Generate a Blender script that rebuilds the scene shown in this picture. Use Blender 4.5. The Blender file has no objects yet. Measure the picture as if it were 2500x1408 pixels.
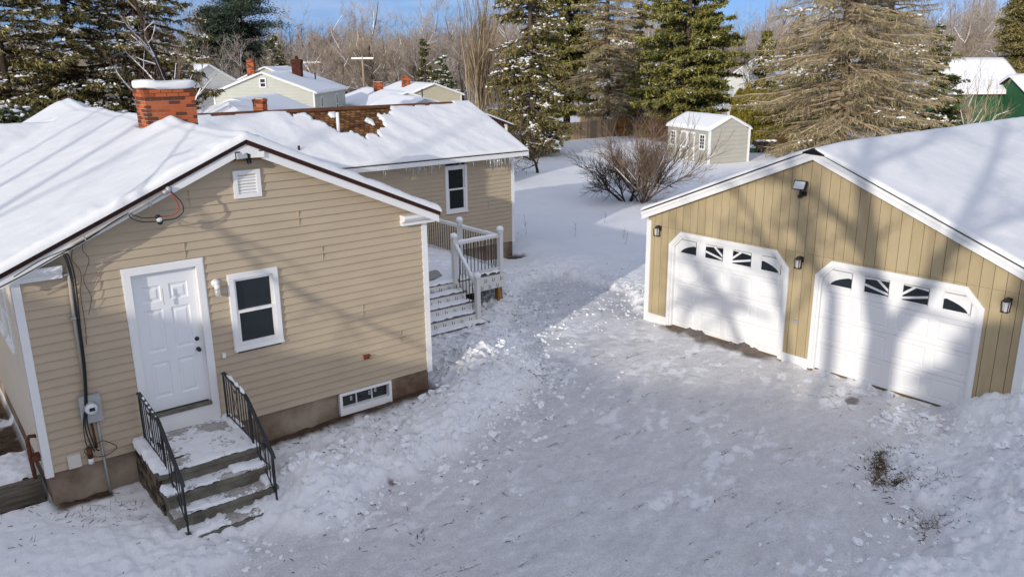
import bpy, math, random
import numpy as np
from mathutils import Vector, Matrix
R_=math.radians
scene=bpy.context.scene
# ---------------------------------------------------------------- camera
FPX=1970.645; PIT=0.27525; ROLL=-0.010515; YAW=0.66527
CAM=np.array([-1.123,-11.761,5.545])
F_=np.array([math.sin(YAW)*math.cos(PIT),math.cos(YAW)*math.cos(PIT),-math.sin(PIT)])
Rr=np.array([math.cos(YAW),-math.sin(YAW),0.]); Uu=np.cross(Rr,F_)
R2=Rr*math.cos(ROLL)+Uu*math.sin(ROLL); U2=Uu*math.cos(ROLL)-Rr*math.sin(ROLL)
cd=bpy.data.cameras.new('camera'); cam=bpy.data.objects.new('camera',cd); scene.collection.objects.link(cam)
cam.matrix_world=Matrix(((R2[0],U2[0],-F_[0],CAM[0]),(R2[1],U2[1],-F_[1],CAM[1]),(R2[2],U2[2],-F_[2],CAM[2]),(0,0,0,1)))
cd.sensor_width=36; cd.lens=36*FPX/2500; cd.clip_start=.1; cd.clip_end=3000
scene.camera=cam
# ---------------------------------------------------------------- sun and sky
SUNEL=R_(15.5); LH=np.array([.925,.38])/math.hypot(.925,.38); NH=np.array([-LH[1],LH[0]])
TEL=math.tan(SUNEL)
sd=bpy.data.lights.new('sun','SUN'); sd.energy=2.6; sd.angle=R_(.53); sd.color=(1,.93,.82)
sun=bpy.data.objects.new('sun',sd); scene.collection.objects.link(sun)
sun.rotation_euler=Vector((LH[0],LH[1],-TEL)).to_track_quat('-Z','Y').to_euler()
w=bpy.data.worlds.new('World'); scene.world=w; w.use_nodes=True
nt=w.node_tree; bg=nt.nodes['Background']
sk=nt.nodes.new('ShaderNodeTexSky'); sk.sky_type='NISHITA'; sk.sun_disc=False; sk.sun_elevation=SUNEL
sk.sun_rotation=math.atan2(-LH[0],-LH[1]); sk.altitude=100; sk.dust_density=.0; sk.ozone_density=1.2; sk.air_density=1.0
# faint wisps of high cloud, plus unseen white cloud added behind camera for fill
tc=nt.nodes.new('ShaderNodeTexCoord'); mp=nt.nodes.new('ShaderNodeMapping'); mp.inputs['Scale'].default_value=(1.6,1.6,9); mp.inputs['Rotation'].default_value=(.25,.1,0)
nz=nt.nodes.new('ShaderNodeTexNoise'); nz.inputs['Scale'].default_value=2.2; nz.inputs['Detail'].default_value=5; nz.inputs['Roughness'].default_value=.55
rp=nt.nodes.new('ShaderNodeValToRGB'); rp.color_ramp.elements[0].position=.50; rp.color_ramp.elements[1].position=.8; rp.color_ramp.elements[1].color=(.55,.55,.55,1)
mx=nt.nodes.new('ShaderNodeMixRGB'); mx.inputs['Color2'].default_value=(5.1,5.2,5.85,1)
L=nt.links
L.new(tc.outputs['Generated'],mp.inputs['Vector']); L.new(mp.outputs[0],nz.inputs['Vector']); L.new(nz.outputs['Fac'],rp.inputs[0]); 
dp=nt.nodes.new('ShaderNodeVectorMath'); dp.operation='DOT_PRODUCT'; dp.inputs[1].default_value=(-math.sin(YAW),-math.cos(YAW),.55); L.new(tc.outputs['Generated'],dp.inputs[0])  # broad cloud bank out of view, added to brighten and neutralise the blue shade
mr=nt.nodes.new('ShaderNodeMapRange'); mr.inputs['From Min'].default_value=.12; mr.inputs['From Max'].default_value=.6; L.new(dp.outputs['Value'],mr.inputs['Value'])
mxx=nt.nodes.new('ShaderNodeMath'); mxx.operation='MAXIMUM'; L.new(mr.outputs[0],mxx.inputs[0]); L.new(rp.outputs[0],mxx.inputs[1])
m9=nt.nodes.new('ShaderNodeMath'); m9.operation='MULTIPLY'; m9.inputs[1].default_value=.9; L.new(mxx.outputs[0],m9.inputs[0]); L.new(m9.outputs[0],mx.inputs['Fac'])
ad=nt.nodes.new('ShaderNodeVectorMath'); ad.operation='ADD'; ad.inputs[1].default_value=(0,0,.32); L.new(tc.outputs['Generated'],ad.inputs[0]); no=nt.nodes.new('ShaderNodeVectorMath'); no.operation='NORMALIZE'; L.new(ad.outputs[0],no.inputs[0]); L.new(no.outputs[0],sk.inputs['Vector'])
tn=nt.nodes.new('ShaderNodeMixRGB'); tn.blend_type='MULTIPLY'; tn.inputs['Fac'].default_value=1; tn.inputs['Color2'].default_value=(.84,.95,1.12,1)
L.new(sk.outputs[0],tn.inputs['Color1']); L.new(tn.outputs[0],mx.inputs['Color1']); L.new(mx.outputs[0],bg.inputs['Color']); bg.inputs['Strength'].default_value=.15
scene.view_settings.view_transform='Standard'; scene.view_settings.look='None'; scene.view_settings.gamma=1; scene.view_settings.exposure=0.2
scene.view_settings.use_curve_mapping=False
# ---------------------------------------------------------------- helpers
def pray(u,v): return F_+R2*(u-1250)/FPX-U2*(v-704)/FPX
def at_depth(u,D,z=-.5):
    "ground position D metres in front of the viewpoint under bearing u"
    d=pray(u,148); d=d/d.dot(F_)*1.0
    X=CAM+d*D; return (float(X[0]),float(X[1]),z)
def shade(s,l,h0=None,z=None):
    "sun-aligned ground frame: s across, l along the sunlight, h0 the height of the ray above the origin"
    p=LH*l+NH*s; return (p[0],p[1],(h0-TEL*l) if z is None else z)
C=scene.collection
def tag(o,label=None,cat=None,group=None,kind=None):
    if label:o['label']=label
    if cat:o['category']=cat
    if group:o['group']=group
    if kind:o['kind']=kind
    return o
def empty(name,loc,rz=0,label=None,cat=None,group=None):
    o=bpy.data.objects.new(name,None); C.objects.link(o); o.location=loc; o.rotation_euler=(0,0,rz); o.empty_display_size=.2
    return tag(o,label,cat,group)
def copy_tree(o,parent=None):
    c=o.copy(); C.objects.link(c)
    if parent: c.parent=parent
    for ch in list(o.children): copy_tree(ch,c)
    return c
class MB:
    def __init__(s): s.V=[];s.Q=[];s.T=[];s.n=0;s.f=None
    def add(s,v,quads=None,tris=None):
        v=np.asarray(v,float).reshape(-1,3)
        if s.f is not None: v=s.f(v)
        s.V.append(v)
        if quads is not None and len(quads): s.Q.append(np.asarray(quads,np.int64).reshape(-1,4)+s.n)
        if tris is not None and len(tris): s.T.append(np.asarray(tris,np.int64).reshape(-1,3)+s.n)
        s.n+=len(v); return s
    def box(s,x0,x1,y0,y1,z0,z1):
        v=[(x,y,z) for x in (x0,x1) for y in (y0,y1) for z in (z0,z1)]
        return s.add(v,[(0,1,3,2),(4,6,7,5),(0,4,5,1),(2,3,7,6),(0,2,6,4),(1,5,7,3)])
    def quad(s,*p): return s.add(p,[(0,1,2,3)])
    def tri(s,*p): return s.add(p,None,[(0,1,2)])
    def prism(s,poly,vec):
        p=np.asarray(poly,float); n=len(p); v=np.vstack([p,p+np.asarray(vec,float)])
        q=[(i,(i+1)%n,n+(i+1)%n,n+i) for i in range(n)]
        t=[(0,i,i+1) for i in range(1,n-1)]+[(n,n+i+1,n+i) for i in range(1,n-1)]
        return s.add(v,q,t)
    def tube(s,pts,rad,k=8,cap=True):
        pts=np.asarray(pts,float); n=len(pts)
        rad=np.full(n,rad,float) if np.isscalar(rad) else np.asarray(rad,float)
        d=np.gradient(pts,axis=0); d/=np.linalg.norm(d,axis=1)[:,None]+1e-9
        up=np.array([0,0,1.]) if abs(d[0][2])<.9 else np.array([1.,0,0])
        a=np.cross(d[0],up); a/=np.linalg.norm(a); A=[];
        for i in range(n):
            a=a-d[i]*a.dot(d[i]); a/=np.linalg.norm(a)+1e-9; A.append(a.copy())
        A=np.array(A); B=np.cross(d,A); th=np.arange(k)*2*np.pi/k
        ring=pts[:,None,:]+rad[:,None,None]*(A[:,None,:]*np.cos(th)[None,:,None]+B[:,None,:]*np.sin(th)[None,:,None])
        q=[(i*k+j,i*k+(j+1)%k,(i+1)*k+(j+1)%k,(i+1)*k+j) for i in range(n-1) for j in range(k)]
        v=ring.reshape(-1,3); t=[]
        if cap:
            v=np.vstack([v,pts[0],pts[-1]]); m=n*k
            t=[(m,(j+1)%k,j) for j in range(k)]+[(m+1,(n-1)*k+j,(n-1)*k+(j+1)%k) for j in range(k)]
        return s.add(v,q,t)
    def bar(s,p,q,w,h=None,up=(0,0,1)):
        p=np.asarray(p,float);q=np.asarray(q,float);h=h or w; d=q-p; d/=np.linalg.norm(d); u=np.asarray(up,float)
        if abs(d.dot(u))>.95: u=np.array([1.,0,0])
        a=np.cross(d,u); a/=np.linalg.norm(a); b=np.cross(a,d)
        o=[a*w/2*i+b*h/2*j for i,j in ((-1,-1),(1,-1),(1,1),(-1,1))]
        return s.add([p+e for e in o]+[q+e for e in o],[(0,1,2,3),(4,7,6,5),(0,4,5,1),(1,5,6,2),(2,6,7,3),(3,7,4,0)])
    def cyl(s,c,r,h,k=16,r2=None,axis=(0,0,1)):
        c=np.asarray(c,float); return s.tube([c,c+np.asarray(axis,float)*h],[r,r if r2 is None else r2],k)
    def ball(s,c,r,seed=0,noise=0,sub=2,sq=(1,1,1)):
        v,t=ICO[sub]; rs=np.random.RandomState(seed)
        d=1+noise*(np.sin(v@rs.randn(3,4)*2.2+rs.rand(4)*6).mean(1)) if noise else 1
        return s.add(np.asarray(c,float)+v*np.asarray(sq)*r*(d[:,None] if noise else 1),None,t)
    def segs(s,P0,P1,r0,r1,k=4):
        P0=np.asarray(P0,float);P1=np.asarray(P1,float);r0=np.asarray(r0,float);r1=np.asarray(r1,float);N=len(P0)
        if N==0:return s
        d=P1-P0; d/=np.linalg.norm(d,axis=1)[:,None]+1e-9
        up=np.where(np.abs(d[:,2:3])<.9,np.array([[0,0,1.]]),np.array([[1.,0,0]]))
        a=np.cross(d,up); a/=np.linalg.norm(a,axis=1)[:,None]; b=np.cross(a,d)
        th=np.arange(k)*2*np.pi/k; off=a[:,None,:]*np.cos(th)[None,:,None]+b[:,None,:]*np.sin(th)[None,:,None]
        v=np.concatenate([P0[:,None,:]+off*r0[:,None,None],P1[:,None,:]+off*r1[:,None,None]],1).reshape(-1,3)
        base=(np.arange(N)*2*k)[:,None,None]; j=np.arange(k); jn=(j+1)%k
        q=np.stack([j,jn,jn+k,j+k],1)[None]+base
        return s.add(v,q.reshape(-1,4))
    def leaves(s,c,u,v):
        "quads centred at c with half axes u, v"
        N=len(c)
        if N==0:return s
        V=np.stack([c-u-v*.35,c-u*.1+v,c+u+v*.25,c+u*.1-v],1).reshape(-1,3)
        return s.add(V,(np.arange(N)*4)[:,None]+np.arange(4)[None])
    def arrays(s):
        V=np.vstack(s.V) if s.V else np.zeros((0,3))
        Q=np.vstack(s.Q) if s.Q else np.zeros((0,4),np.int64); T=np.vstack(s.T) if s.T else np.zeros((0,3),np.int64)
        return V,Q,T
    def build(s,name,m,parent=None,smooth=False,off=None):
        V,Q,T=s.arrays()
        if off is None and parent is not None: off=OFF.get(parent.name)
        if off is not None: V=V-np.asarray(off)
        o=mesh_obj(name,V,Q,T,m,smooth); o.parent=parent
        if off is not None: OFF[o.name]=off
        return o
OFF={}
def mesh_obj(name,V,Q,T,m,smooth=False):
    me=bpy.data.meshes.new(name); me.vertices.add(len(V)); me.vertices.foreach_set('co',np.ascontiguousarray(V,np.float32).ravel())
    loops=np.concatenate([Q.ravel(),T.ravel()]); me.loops.add(len(loops)); me.loops.foreach_set('vertex_index',loops.astype(np.int32))
    ls=np.concatenate([np.arange(len(Q))*4,len(Q)*4+np.arange(len(T))*3]).astype(np.int32)
    me.polygons.add(len(ls)); me.polygons.foreach_set('loop_start',ls)
    me.polygons.foreach_set('use_smooth',np.full(len(ls),smooth))
    me.update(calc_edges=True); me.validate()
    if m: me.materials.append(m)
    o=bpy.data.objects.new(name,me); C.objects.link(o); return o
def ico(n):
    t=(1+5**.5)/2
    v=[(-1,t,0),(1,t,0),(-1,-t,0),(1,-t,0),(0,-1,t),(0,1,t),(0,-1,-t),(0,1,-t),(t,0,-1),(t,0,1),(-t,0,-1),(-t,0,1)]
    f=[(0,11,5),(0,5,1),(0,1,7),(0,7,10),(0,10,11),(1,5,9),(5,11,4),(11,10,2),(10,7,6),(7,1,8),(3,9,4),(3,4,2),(3,2,6),(3,6,8),(3,8,9),(4,9,5),(2,4,11),(6,2,10),(8,6,7),(9,8,1)]
    v=[np.array(p)/np.linalg.norm(p) for p in v]
    for _ in range(n):
        mid={};nf=[]
        def m(a,b):
            k=(min(a,b),max(a,b))
            if k not in mid: p=v[a]+v[b]; v.append(p/np.linalg.norm(p)); mid[k]=len(v)-1
            return mid[k]
        for a,b,c in f:
            x,y,z=m(a,b),m(b,c),m(c,a); nf+=[(a,x,z),(b,y,x),(c,z,y),(x,y,z)]
        f=nf
    return np.array(v),np.array(f)
ICO=[ico(i) for i in range(4)]
# value noise
def vnoise(x,y,seed=0):
    xi=np.floor(x).astype(np.int64); yi=np.floor(y).astype(np.int64); fx=x-xi; fy=y-yi
    def h(a,b):
        n=(a*374761393+b*668265263+seed*1442695041)&0x7fffffff; n=((n^(n>>13))*1274126177)&0x7fffffff; n=n^(n>>16)
        return (n&0xffff)/65535.
    fx=fx*fx*fx*(fx*(fx*6-15)+10); fy=fy*fy*fy*(fy*(fy*6-15)+10)
    return (h(xi,yi)*(1-fx)+h(xi+1,yi)*fx)*(1-fy)+(h(xi,yi+1)*(1-fx)+h(xi+1,yi+1)*fx)*fy
def fbm(x,y,f,o=4,seed=0,g=.5):
    s=0;a=1;t=0
    for i in range(o): s=s+a*(vnoise(x*f+17.3*i,y*f-9.1*i,seed+i)*2-1); t+=a; a*=g; f*=2.03
    return s/t
def sstep(a,b,x): t=np.clip((x-a)/(b-a),0,1); return t*t*(3-2*t)
# ---------------------------------------------------------------- materials
def mat(name,col,rough=.7,spec=.3,var=0,vscale=5,bump=0,bscale=30,col2=None,metal=0,island=0,stretch=None,dist=.01,trans=0):
    m=bpy.data.materials.new(name); m.use_nodes=True; n=m.node_tree; b=n.nodes['Principled BSDF']
    b.inputs['Roughness'].default_value=rough; b.inputs['Specular IOR Level'].default_value=spec; b.inputs['Metallic'].default_value=metal
    b.inputs['Base Color'].default_value=(*col,1)
    tc=n.nodes.new('ShaderNodeTexCoord'); vec=tc.outputs['Object']
    if stretch:
        mp=n.nodes.new('ShaderNodeMapping'); mp.inputs['Scale'].default_value=stretch; n.links.new(vec,mp.inputs['Vector']); vec=mp.outputs[0]
    c2=col2 or tuple(c*(1-var) for c in col)
    if var or col2:
        z=n.nodes.new('ShaderNodeTexNoise'); z.inputs['Scale'].default_value=vscale; z.inputs['Detail'].default_value=5; z.inputs['Roughness'].default_value=.6
        r=n.nodes.new('ShaderNodeValToRGB'); r.color_ramp.elements[0].position=.35; r.color_ramp.elements[1].position=.65
        r.color_ramp.elements[0].color=(*c2,1); r.color_ramp.elements[1].color=(*col,1)
        n.links.new(vec,z.inputs['Vector']); n.links.new(z.outputs['Fac'],r.inputs[0]); out=r.outputs[0]
        if island:
            g=n.nodes.new('ShaderNodeNewGeometry'); mm=n.nodes.new('ShaderNodeMath'); mm.operation='MULTIPLY_ADD'; mm.inputs[1].default_value=island; mm.inputs[2].default_value=-.5*island
            n.links.new(g.outputs['Random Per Island'],mm.inputs[0]); ad=n.nodes.new('ShaderNodeMath'); ad.operation='ADD'
            n.links.new(z.outputs['Fac'],ad.inputs[0]); n.links.new(mm.outputs[0],ad.inputs[1]); n.links.new(ad.outputs[0],r.inputs[0])
        n.links.new(out,b.inputs['Base Color'])
    if bump:
        z=n.nodes.new('ShaderNodeTexNoise'); z.inputs['Scale'].default_value=bscale; z.inputs['Detail'].default_value=4
        bp=n.nodes.new('ShaderNodeBump'); bp.inputs['Strength'].default_value=bump; bp.inputs['Distance'].default_value=dist
        n.links.new(vec,z.inputs['Vector']); n.links.new(z.outputs['Fac'],bp.inputs['Height']); n.links.new(bp.outputs[0],b.inputs['Normal'])
    if trans: b.inputs['Transmission Weight'].default_value=trans
    return m
M={}
M['snow']=mat('snow',(.86,.87,.89),.6,.25,var=.04,vscale=1.5,bump=.35,bscale=22,dist=.02)
M['snow_far']=mat('snow_far',(.86,.87,.89),.7,.2)
M['snow_roof']=mat('snow_roof',(.765,.77,.78),.6,.25,bump=.25,bscale=14,dist=.02)
M['siding']=mat('tan_vinyl',(.48,.39,.275),.5,.35,var=.09,vscale=1.3,stretch=(1,1,3))
M['siding_side']=mat('tan_vinyl_side',(.55,.48,.38),.5,.35,var=.05,vscale=1.3,stretch=(1,1,3))  # paler copy of the tan vinyl, with the side wall's sunlight in its colour
M['white']=mat('white_trim',(.80,.80,.79),.45,.4,var=.03,vscale=3)
M['white_door']=mat('white_door_paint',(.80,.81,.83),.4,.45,var=.02,vscale=2)
M['grey_soffit']=mat('pale_soffit',(.62,.62,.60),.6,.3)
M['found']=mat('stained_concrete',(.36,.29,.22),.9,.1,col2=(.14,.09,.06),vscale=1.4,bump=.5,bscale=18)
M['glass']=mat('window_glass',(.012,.017,.022),.07,.6)
M['dull_glass']=mat('dulled_window_glass',(.02,.023,.027),.9,.05)  # dark matte glass for the side windows, dulled to drop bright reflections
M['blind']=mat('dark_blind',(.03,.04,.048),.35,.5,var=.2,vscale=30,stretch=(.1,1,4))
M['brown_edge']=mat('brown_shingle_edge',(.055,.022,.017),.7,.2,var=.4,vscale=12)
M['black']=mat('black_iron',(.012,.012,.013),.4,.5)
M['bronze']=mat('dark_bronze',(.025,.018,.014),.45,.5)
M['lens']=mat('lamp_lens',(.65,.66,.66),.15,.5)
M['grey_metal']=mat('grey_metal',(.42,.43,.43),.45,.5,var=.15,vscale=8,metal=.3)
M['rust']=mat('rusty_pipe',(.16,.06,.035),.8,.2,var=.4,vscale=15)
M['plywood']=mat('bare_plywood',(.42,.25,.08),.8,.1,var=.35,vscale=8,stretch=(1,1,6))
M['red']=mat('red_wire',(.45,.03,.02),.5,.4)
M['brick']=mat('chimney_brick',(.47,.12,.045),.85,.1,col2=(.13,.05,.03),vscale=2.5,island=1.1,bump=.5,bscale=60,dist=.004)
M['mortar']=mat('mortar',(.55,.43,.33),.95,.05)
M['concrete']=mat('step_concrete',(.20,.19,.155),.9,.1,col2=(.11,.10,.08),vscale=4,bump=.5,bscale=40,dist=.004)
M['stone']=mat('stoop_stone',(.15,.12,.085),.95,.1,col2=(.06,.045,.033),vscale=6,island=.8,bump=.8,bscale=25)
M['t111']=mat('tan_plywood_siding',(.455,.365,.22),.75,.2,col2=(.40,.315,.185),vscale=2.2,stretch=(3,3,.5),island=.25)
M['groove']=mat('siding_groove',(.16,.11,.055),.9,.05)
M['garage_door']=mat('garage_door_paint',(.80,.80,.80),.5,.35,bump=.08,bscale=90,dist=.002)
M['deckwhite']=mat('white_vinyl_post',(.66,.66,.64),.5,.35)
M['composite']=mat('deck_board_edge',(.19,.18,.175),.8,.2,var=.2,vscale=10)
M['wood_post']=mat('pressure_treated_wood',(.36,.19,.06),.8,.15,var=.4,vscale=6,stretch=(4,4,.6))
M['old_wood']=mat('weathered_wood',(.23,.20,.16),.9,.1,col2=(.12,.105,.085),vscale=4,stretch=(.6,3,6))
M['bark']=mat('grey_brown_bark',(.13,.10,.075),.95,.05,var=.4,vscale=4,bump=.7,bscale=14,stretch=(1,1,.3))
M['bark_dark']=mat('dark_bark',(.06,.045,.035),.95,.05,var=.4,vscale=4)
M['bark_pale']=mat('pale_branch_bark',(.44,.36,.25),.95,.05,col2=(.27,.20,.13),vscale=2,island=.3)
M['bark_birch']=mat('birch_bark',(.62,.60,.57),.8,.1,col2=(.2,.18,.17),vscale=3,stretch=(1,1,4))
M['twig_brown']=mat('brown_twig',(.27,.20,.145),.95,.05,col2=(.15,.105,.075),vscale=.6)
M['twig_tan']=mat('tan_twig',(.36,.27,.16),.95,.05,col2=(.14,.10,.045),vscale=.5)
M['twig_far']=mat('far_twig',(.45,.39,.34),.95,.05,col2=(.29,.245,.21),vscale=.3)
M['leaf_tan']=mat('dry_spruce_twigs',(.52,.43,.24),.9,.05,col2=(.17,.155,.065),vscale=.5,island=.5)
M['leaf_olive']=mat('olive_spruce_needles',(.31,.255,.10),.9,.05,col2=(.11,.10,.04),vscale=.5,island=.6)
M['leaf_green']=mat('green_pine_needles',(.33,.30,.085),.9,.08,col2=(.10,.11,.036),vscale=.7,island=.6)
M['leaf_dark']=mat('dark_fir_needles',(.17,.18,.065),.9,.05,col2=(.055,.065,.027),vscale=.6,island=.5)
M['leaf_blue']=mat('bluish_pine_needles',(.085,.11,.075),.9,.05,col2=(.03,.048,.036),vscale=.3,island=.5)
M['leaf_gold']=mat('golden_arborvitae',(.27,.215,.035),.9,.05,col2=(.12,.12,.025),vscale=1,island=.5)
M['straw']=mat('dry_straw',(.20,.14,.06),.95,.05,island=.6,col2=(.08,.055,.025),vscale=2)
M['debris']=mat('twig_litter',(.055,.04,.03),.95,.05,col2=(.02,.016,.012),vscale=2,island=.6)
M['ice']=mat('icicle_ice',(.80,.84,.88),.12,.5,trans=.6)
def shingle():
    m=mat('brown_shingles',(.2,.1,.04),.9,.1); n=m.node_tree; b=n.nodes['Principled BSDF']
    tc=n.nodes.new('ShaderNodeTexCoord'); br=n.nodes.new('ShaderNodeTexBrick')
    br.inputs['Color1'].default_value=(.30,.155,.055,1); br.inputs['Color2'].default_value=(.10,.045,.02,1); br.inputs['Mortar'].default_value=(.05,.022,.012,1)
    br.inputs['Scale'].default_value=1; br.inputs['Brick Width'].default_value=.16; br.inputs['Row Height'].default_value=.13; br.inputs['Mortar Size'].default_value=.012
    n.links.new(tc.outputs['Object'],br.inputs['Vector']); n.links.new(br.outputs['Color'],b.inputs['Base Color'])
    bp=n.nodes.new('ShaderNodeBump'); bp.inputs['Strength'].default_value=.6; bp.inputs['Distance'].default_value=.02; bp.invert=True
    n.links.new(br.outputs['Fac'],bp.inputs['Height']); n.links.new(bp.outputs[0],b.inputs['Normal']); return m
M['shingle']=shingle()
def ground_mat():
    m=bpy.data.materials.new('snow_and_ice_ground'); m.use_nodes=True; n=m.node_tree; b=n.nodes['Principled BSDF']; K=n.links
    b.inputs['Specular IOR Level'].default_value=.3
    at=n.nodes.new('ShaderNodeAttribute'); at.attribute_name='wear'; sp=n.nodes.new('ShaderNodeSeparateColor'); K.new(at.outputs['Color'],sp.inputs[0])
    tc=n.nodes.new('ShaderNodeTexCoord')
    def noise(sc,de=5,ro=.6,st=None):
        z=n.nodes.new('ShaderNodeTexNoise'); z.inputs['Scale'].default_value=sc; z.inputs['Detail'].default_value=de; z.inputs['Roughness'].default_value=ro
        if st:
            q=n.nodes.new('ShaderNodeMapping'); q.inputs['Scale'].default_value=st; q.inputs['Rotation'].default_value=(0,0,.45); K.new(tc.outputs['Object'],q.inputs['Vector']); K.new(q.outputs[0],z.inputs['Vector'])
        else: K.new(tc.outputs['Object'],z.inputs['Vector'])
        return z.outputs['Fac']
    def ramp(src,stops):
        r=n.nodes.new('ShaderNodeValToRGB'); e=r.color_ramp.elements
        e[0].position,e[0].color=stops[0][0],(*stops[0][1],1); e[1].position,e[1].color=stops[-1][0],(*stops[-1][1],1)
        for p,c in stops[1:-1]: x=e.new(p); x.color=(*c,1)
        K.new(src,r.inputs[0]); return r.outputs[0]
    def mix(f,a,c,t='MIX'):
        x=n.nodes.new('ShaderNodeMixRGB'); x.blend_type=t
        for s,v in (('Fac',f),('Color1',a),('Color2',c)):
            if isinstance(v,(int,float)): x.inputs[s].default_value=v
            elif isinstance(v,tuple): x.inputs[s].default_value=(*v,1)
            else: K.new(v,x.inputs[s])
        return x.outputs[0]
    fresh=ramp(noise(1.2),[(.3,(.83,.84,.87)),(.7,(.88,.885,.9))])
    ice=mix(.5,ramp(noise(1.9,9,.72,(.75,1.4,1)),[(.34,(.52,.51,.515)),(.48,(.61,.605,.615)),(.58,(.67,.67,.685)),(.68,(.84,.845,.86))]),ramp(noise(7,7,.7,(.85,1.25,1)),[(.36,(.54,.53,.535)),(.55,(.65,.645,.66)),(.68,(.80,.805,.82))]))
    grit=ramp(noise(38,3,.7),[(.40,(.72,.69,.66)),(.52,(1,1,1))]); ice2=mix(.55,ice,grit,'MULTIPLY')
    bare=ramp(noise(3.3,6,.7,(.5,2.2,1)),[(.60,(0,0,0)),(.66,(1,1,1))]); bn=ramp(noise(24,4,.75),[(.44,(0,0,0)),(.52,(1,1,1))]); bb=mix(1,mix(1,bare,bn,'MULTIPLY'),ramp(noise(.55,3,.6),[(.47,(0,0,0)),(.56,(1,1,1))]),'MULTIPLY')
    ice3=mix(bb,ice2,(.13,.105,.075))
    c1=mix(sp.outputs[0],fresh,ice3)
    soil=ramp(noise(9,6,.7),[(.3,(.028,.018,.012)),(.55,(.09,.055,.033)),(.75,(.16,.10,.06))])
    c2=mix(sp.outputs[1],c1,soil)
    K.new(c2,b.inputs['Base Color'])
    rr=n.nodes.new('ShaderNodeMath'); rr.operation='MULTIPLY_ADD'; rr.inputs[1].default_value=-.12; rr.inputs[2].default_value=.62; K.new(sp.outputs[0],rr.inputs[0]); K.new(rr.outputs[0],b.inputs['Roughness'])
    h=mix(.5,noise(9,8,.72),noise(45,4,.65))
    bp=n.nodes.new('ShaderNodeBump'); bp.inputs['Strength'].default_value=.7; bp.inputs['Distance'].default_value=.04; K.new(h,bp.inputs['Height']); bs=n.nodes.new('ShaderNodeMath'); bs.operation='MULTIPLY_ADD'; bs.inputs[1].default_value=-.5; bs.inputs[2].default_value=.75; K.new(sp.outputs[0],bs.inputs[0]); K.new(bs.outputs[0],bp.inputs['Strength']); K.new(bp.outputs[0],b.inputs['Normal'])
    return m
M['ground']=ground_mat()
# ---------------------------------------------------------------- ground
DRIVE=np.array([(1.5,-2.75),(1.95,-2.5),(2.6,-2.7),(3.4,-2.65),(4.0,-2.35),(5.36,-2.15),(6.9,-1.45),(8.4,-.75),(9.2,.7),(9.5,1.9),(10.6,3.0),(12.2,4.6),(13.6,4.9),(13.9,2.6),(12.75,1.0),
 (12.85,-6.25),(11.84,-6.6),(10.9,-6.25),(10.4,-6.4),(9.5,-6.9),(9.25,-7.5),(8.7,-7.95),(7.85,-7.75),(7.2,-7.6),(6.6,-8.6),(5,-13),(-3,-13),(-3,-8),(-.6,-4.6),(.6,-3.3)])
def poly_sd(x,y,P):
    d=np.full(x.shape,1e9); ins=np.zeros(x.shape,bool); n=len(P)
    for i in range(n):
        a=P[i];b=P[(i+1)%n]; ex,ey=b-a; wx=x-a[0];wy=y-a[1]
        t=np.clip((wx*ex+wy*ey)/(ex*ex+ey*ey),0,1); d=np.minimum(d,(wx-ex*t)**2+(wy-ey*t)**2)
        c=((a[1]<=y)&(b[1]>y))|((b[1]<=y)&(a[1]>y))
        with np.errstate(divide='ignore',invalid='ignore'): ins^=c&(x<a[0]+(y-a[1])*(ex)/(ey if ey!=0 else 1e-9))
    d=np.sqrt(d); return np.where(ins,-d,d)
MOUNDS=[(3.4,-1.35,.9,.5,.1,.13),(5.0,-1.25,1.1,.55,.15,.15),(6.6,-.55,.9,.6,.5,.24),(7.5,.35,.95,.75,.6,.40),(8.4,1.0,.6,.5,.8,.14),(7.0,1.9,.7,.8,0,.22),(9.9,3.15,.9,.4,.3,.10),(8.7,1.95,.9,.45,.1,.16),(10.75,3.9,.5,.6,0,.24),
 (12.9,-7.5,1.2,.7,.2,.34),(11.6,-8.1,1.5,.8,.3,.30),(10.3,-8.4,1.1,.7,.8,.30),(9.3,-9.2,1.2,.8,.5,.32),(12.6,1.9,.45,.8,-.3,.16),(13.2,3.4,.6,1.2,.3,.2),(0.0,-1.3,.8,.7,0,.10),(3.1,-1.6,.3,.5,0,.14),
 (14.8,5.6,1.2,1.0,0,.22),(15.2,8.2,.8,1.4,0,.25),(12.2,6.0,1.5,.9,0,.08),(1.9,-2.15,.75,.22,.0,-.10)]
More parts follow.
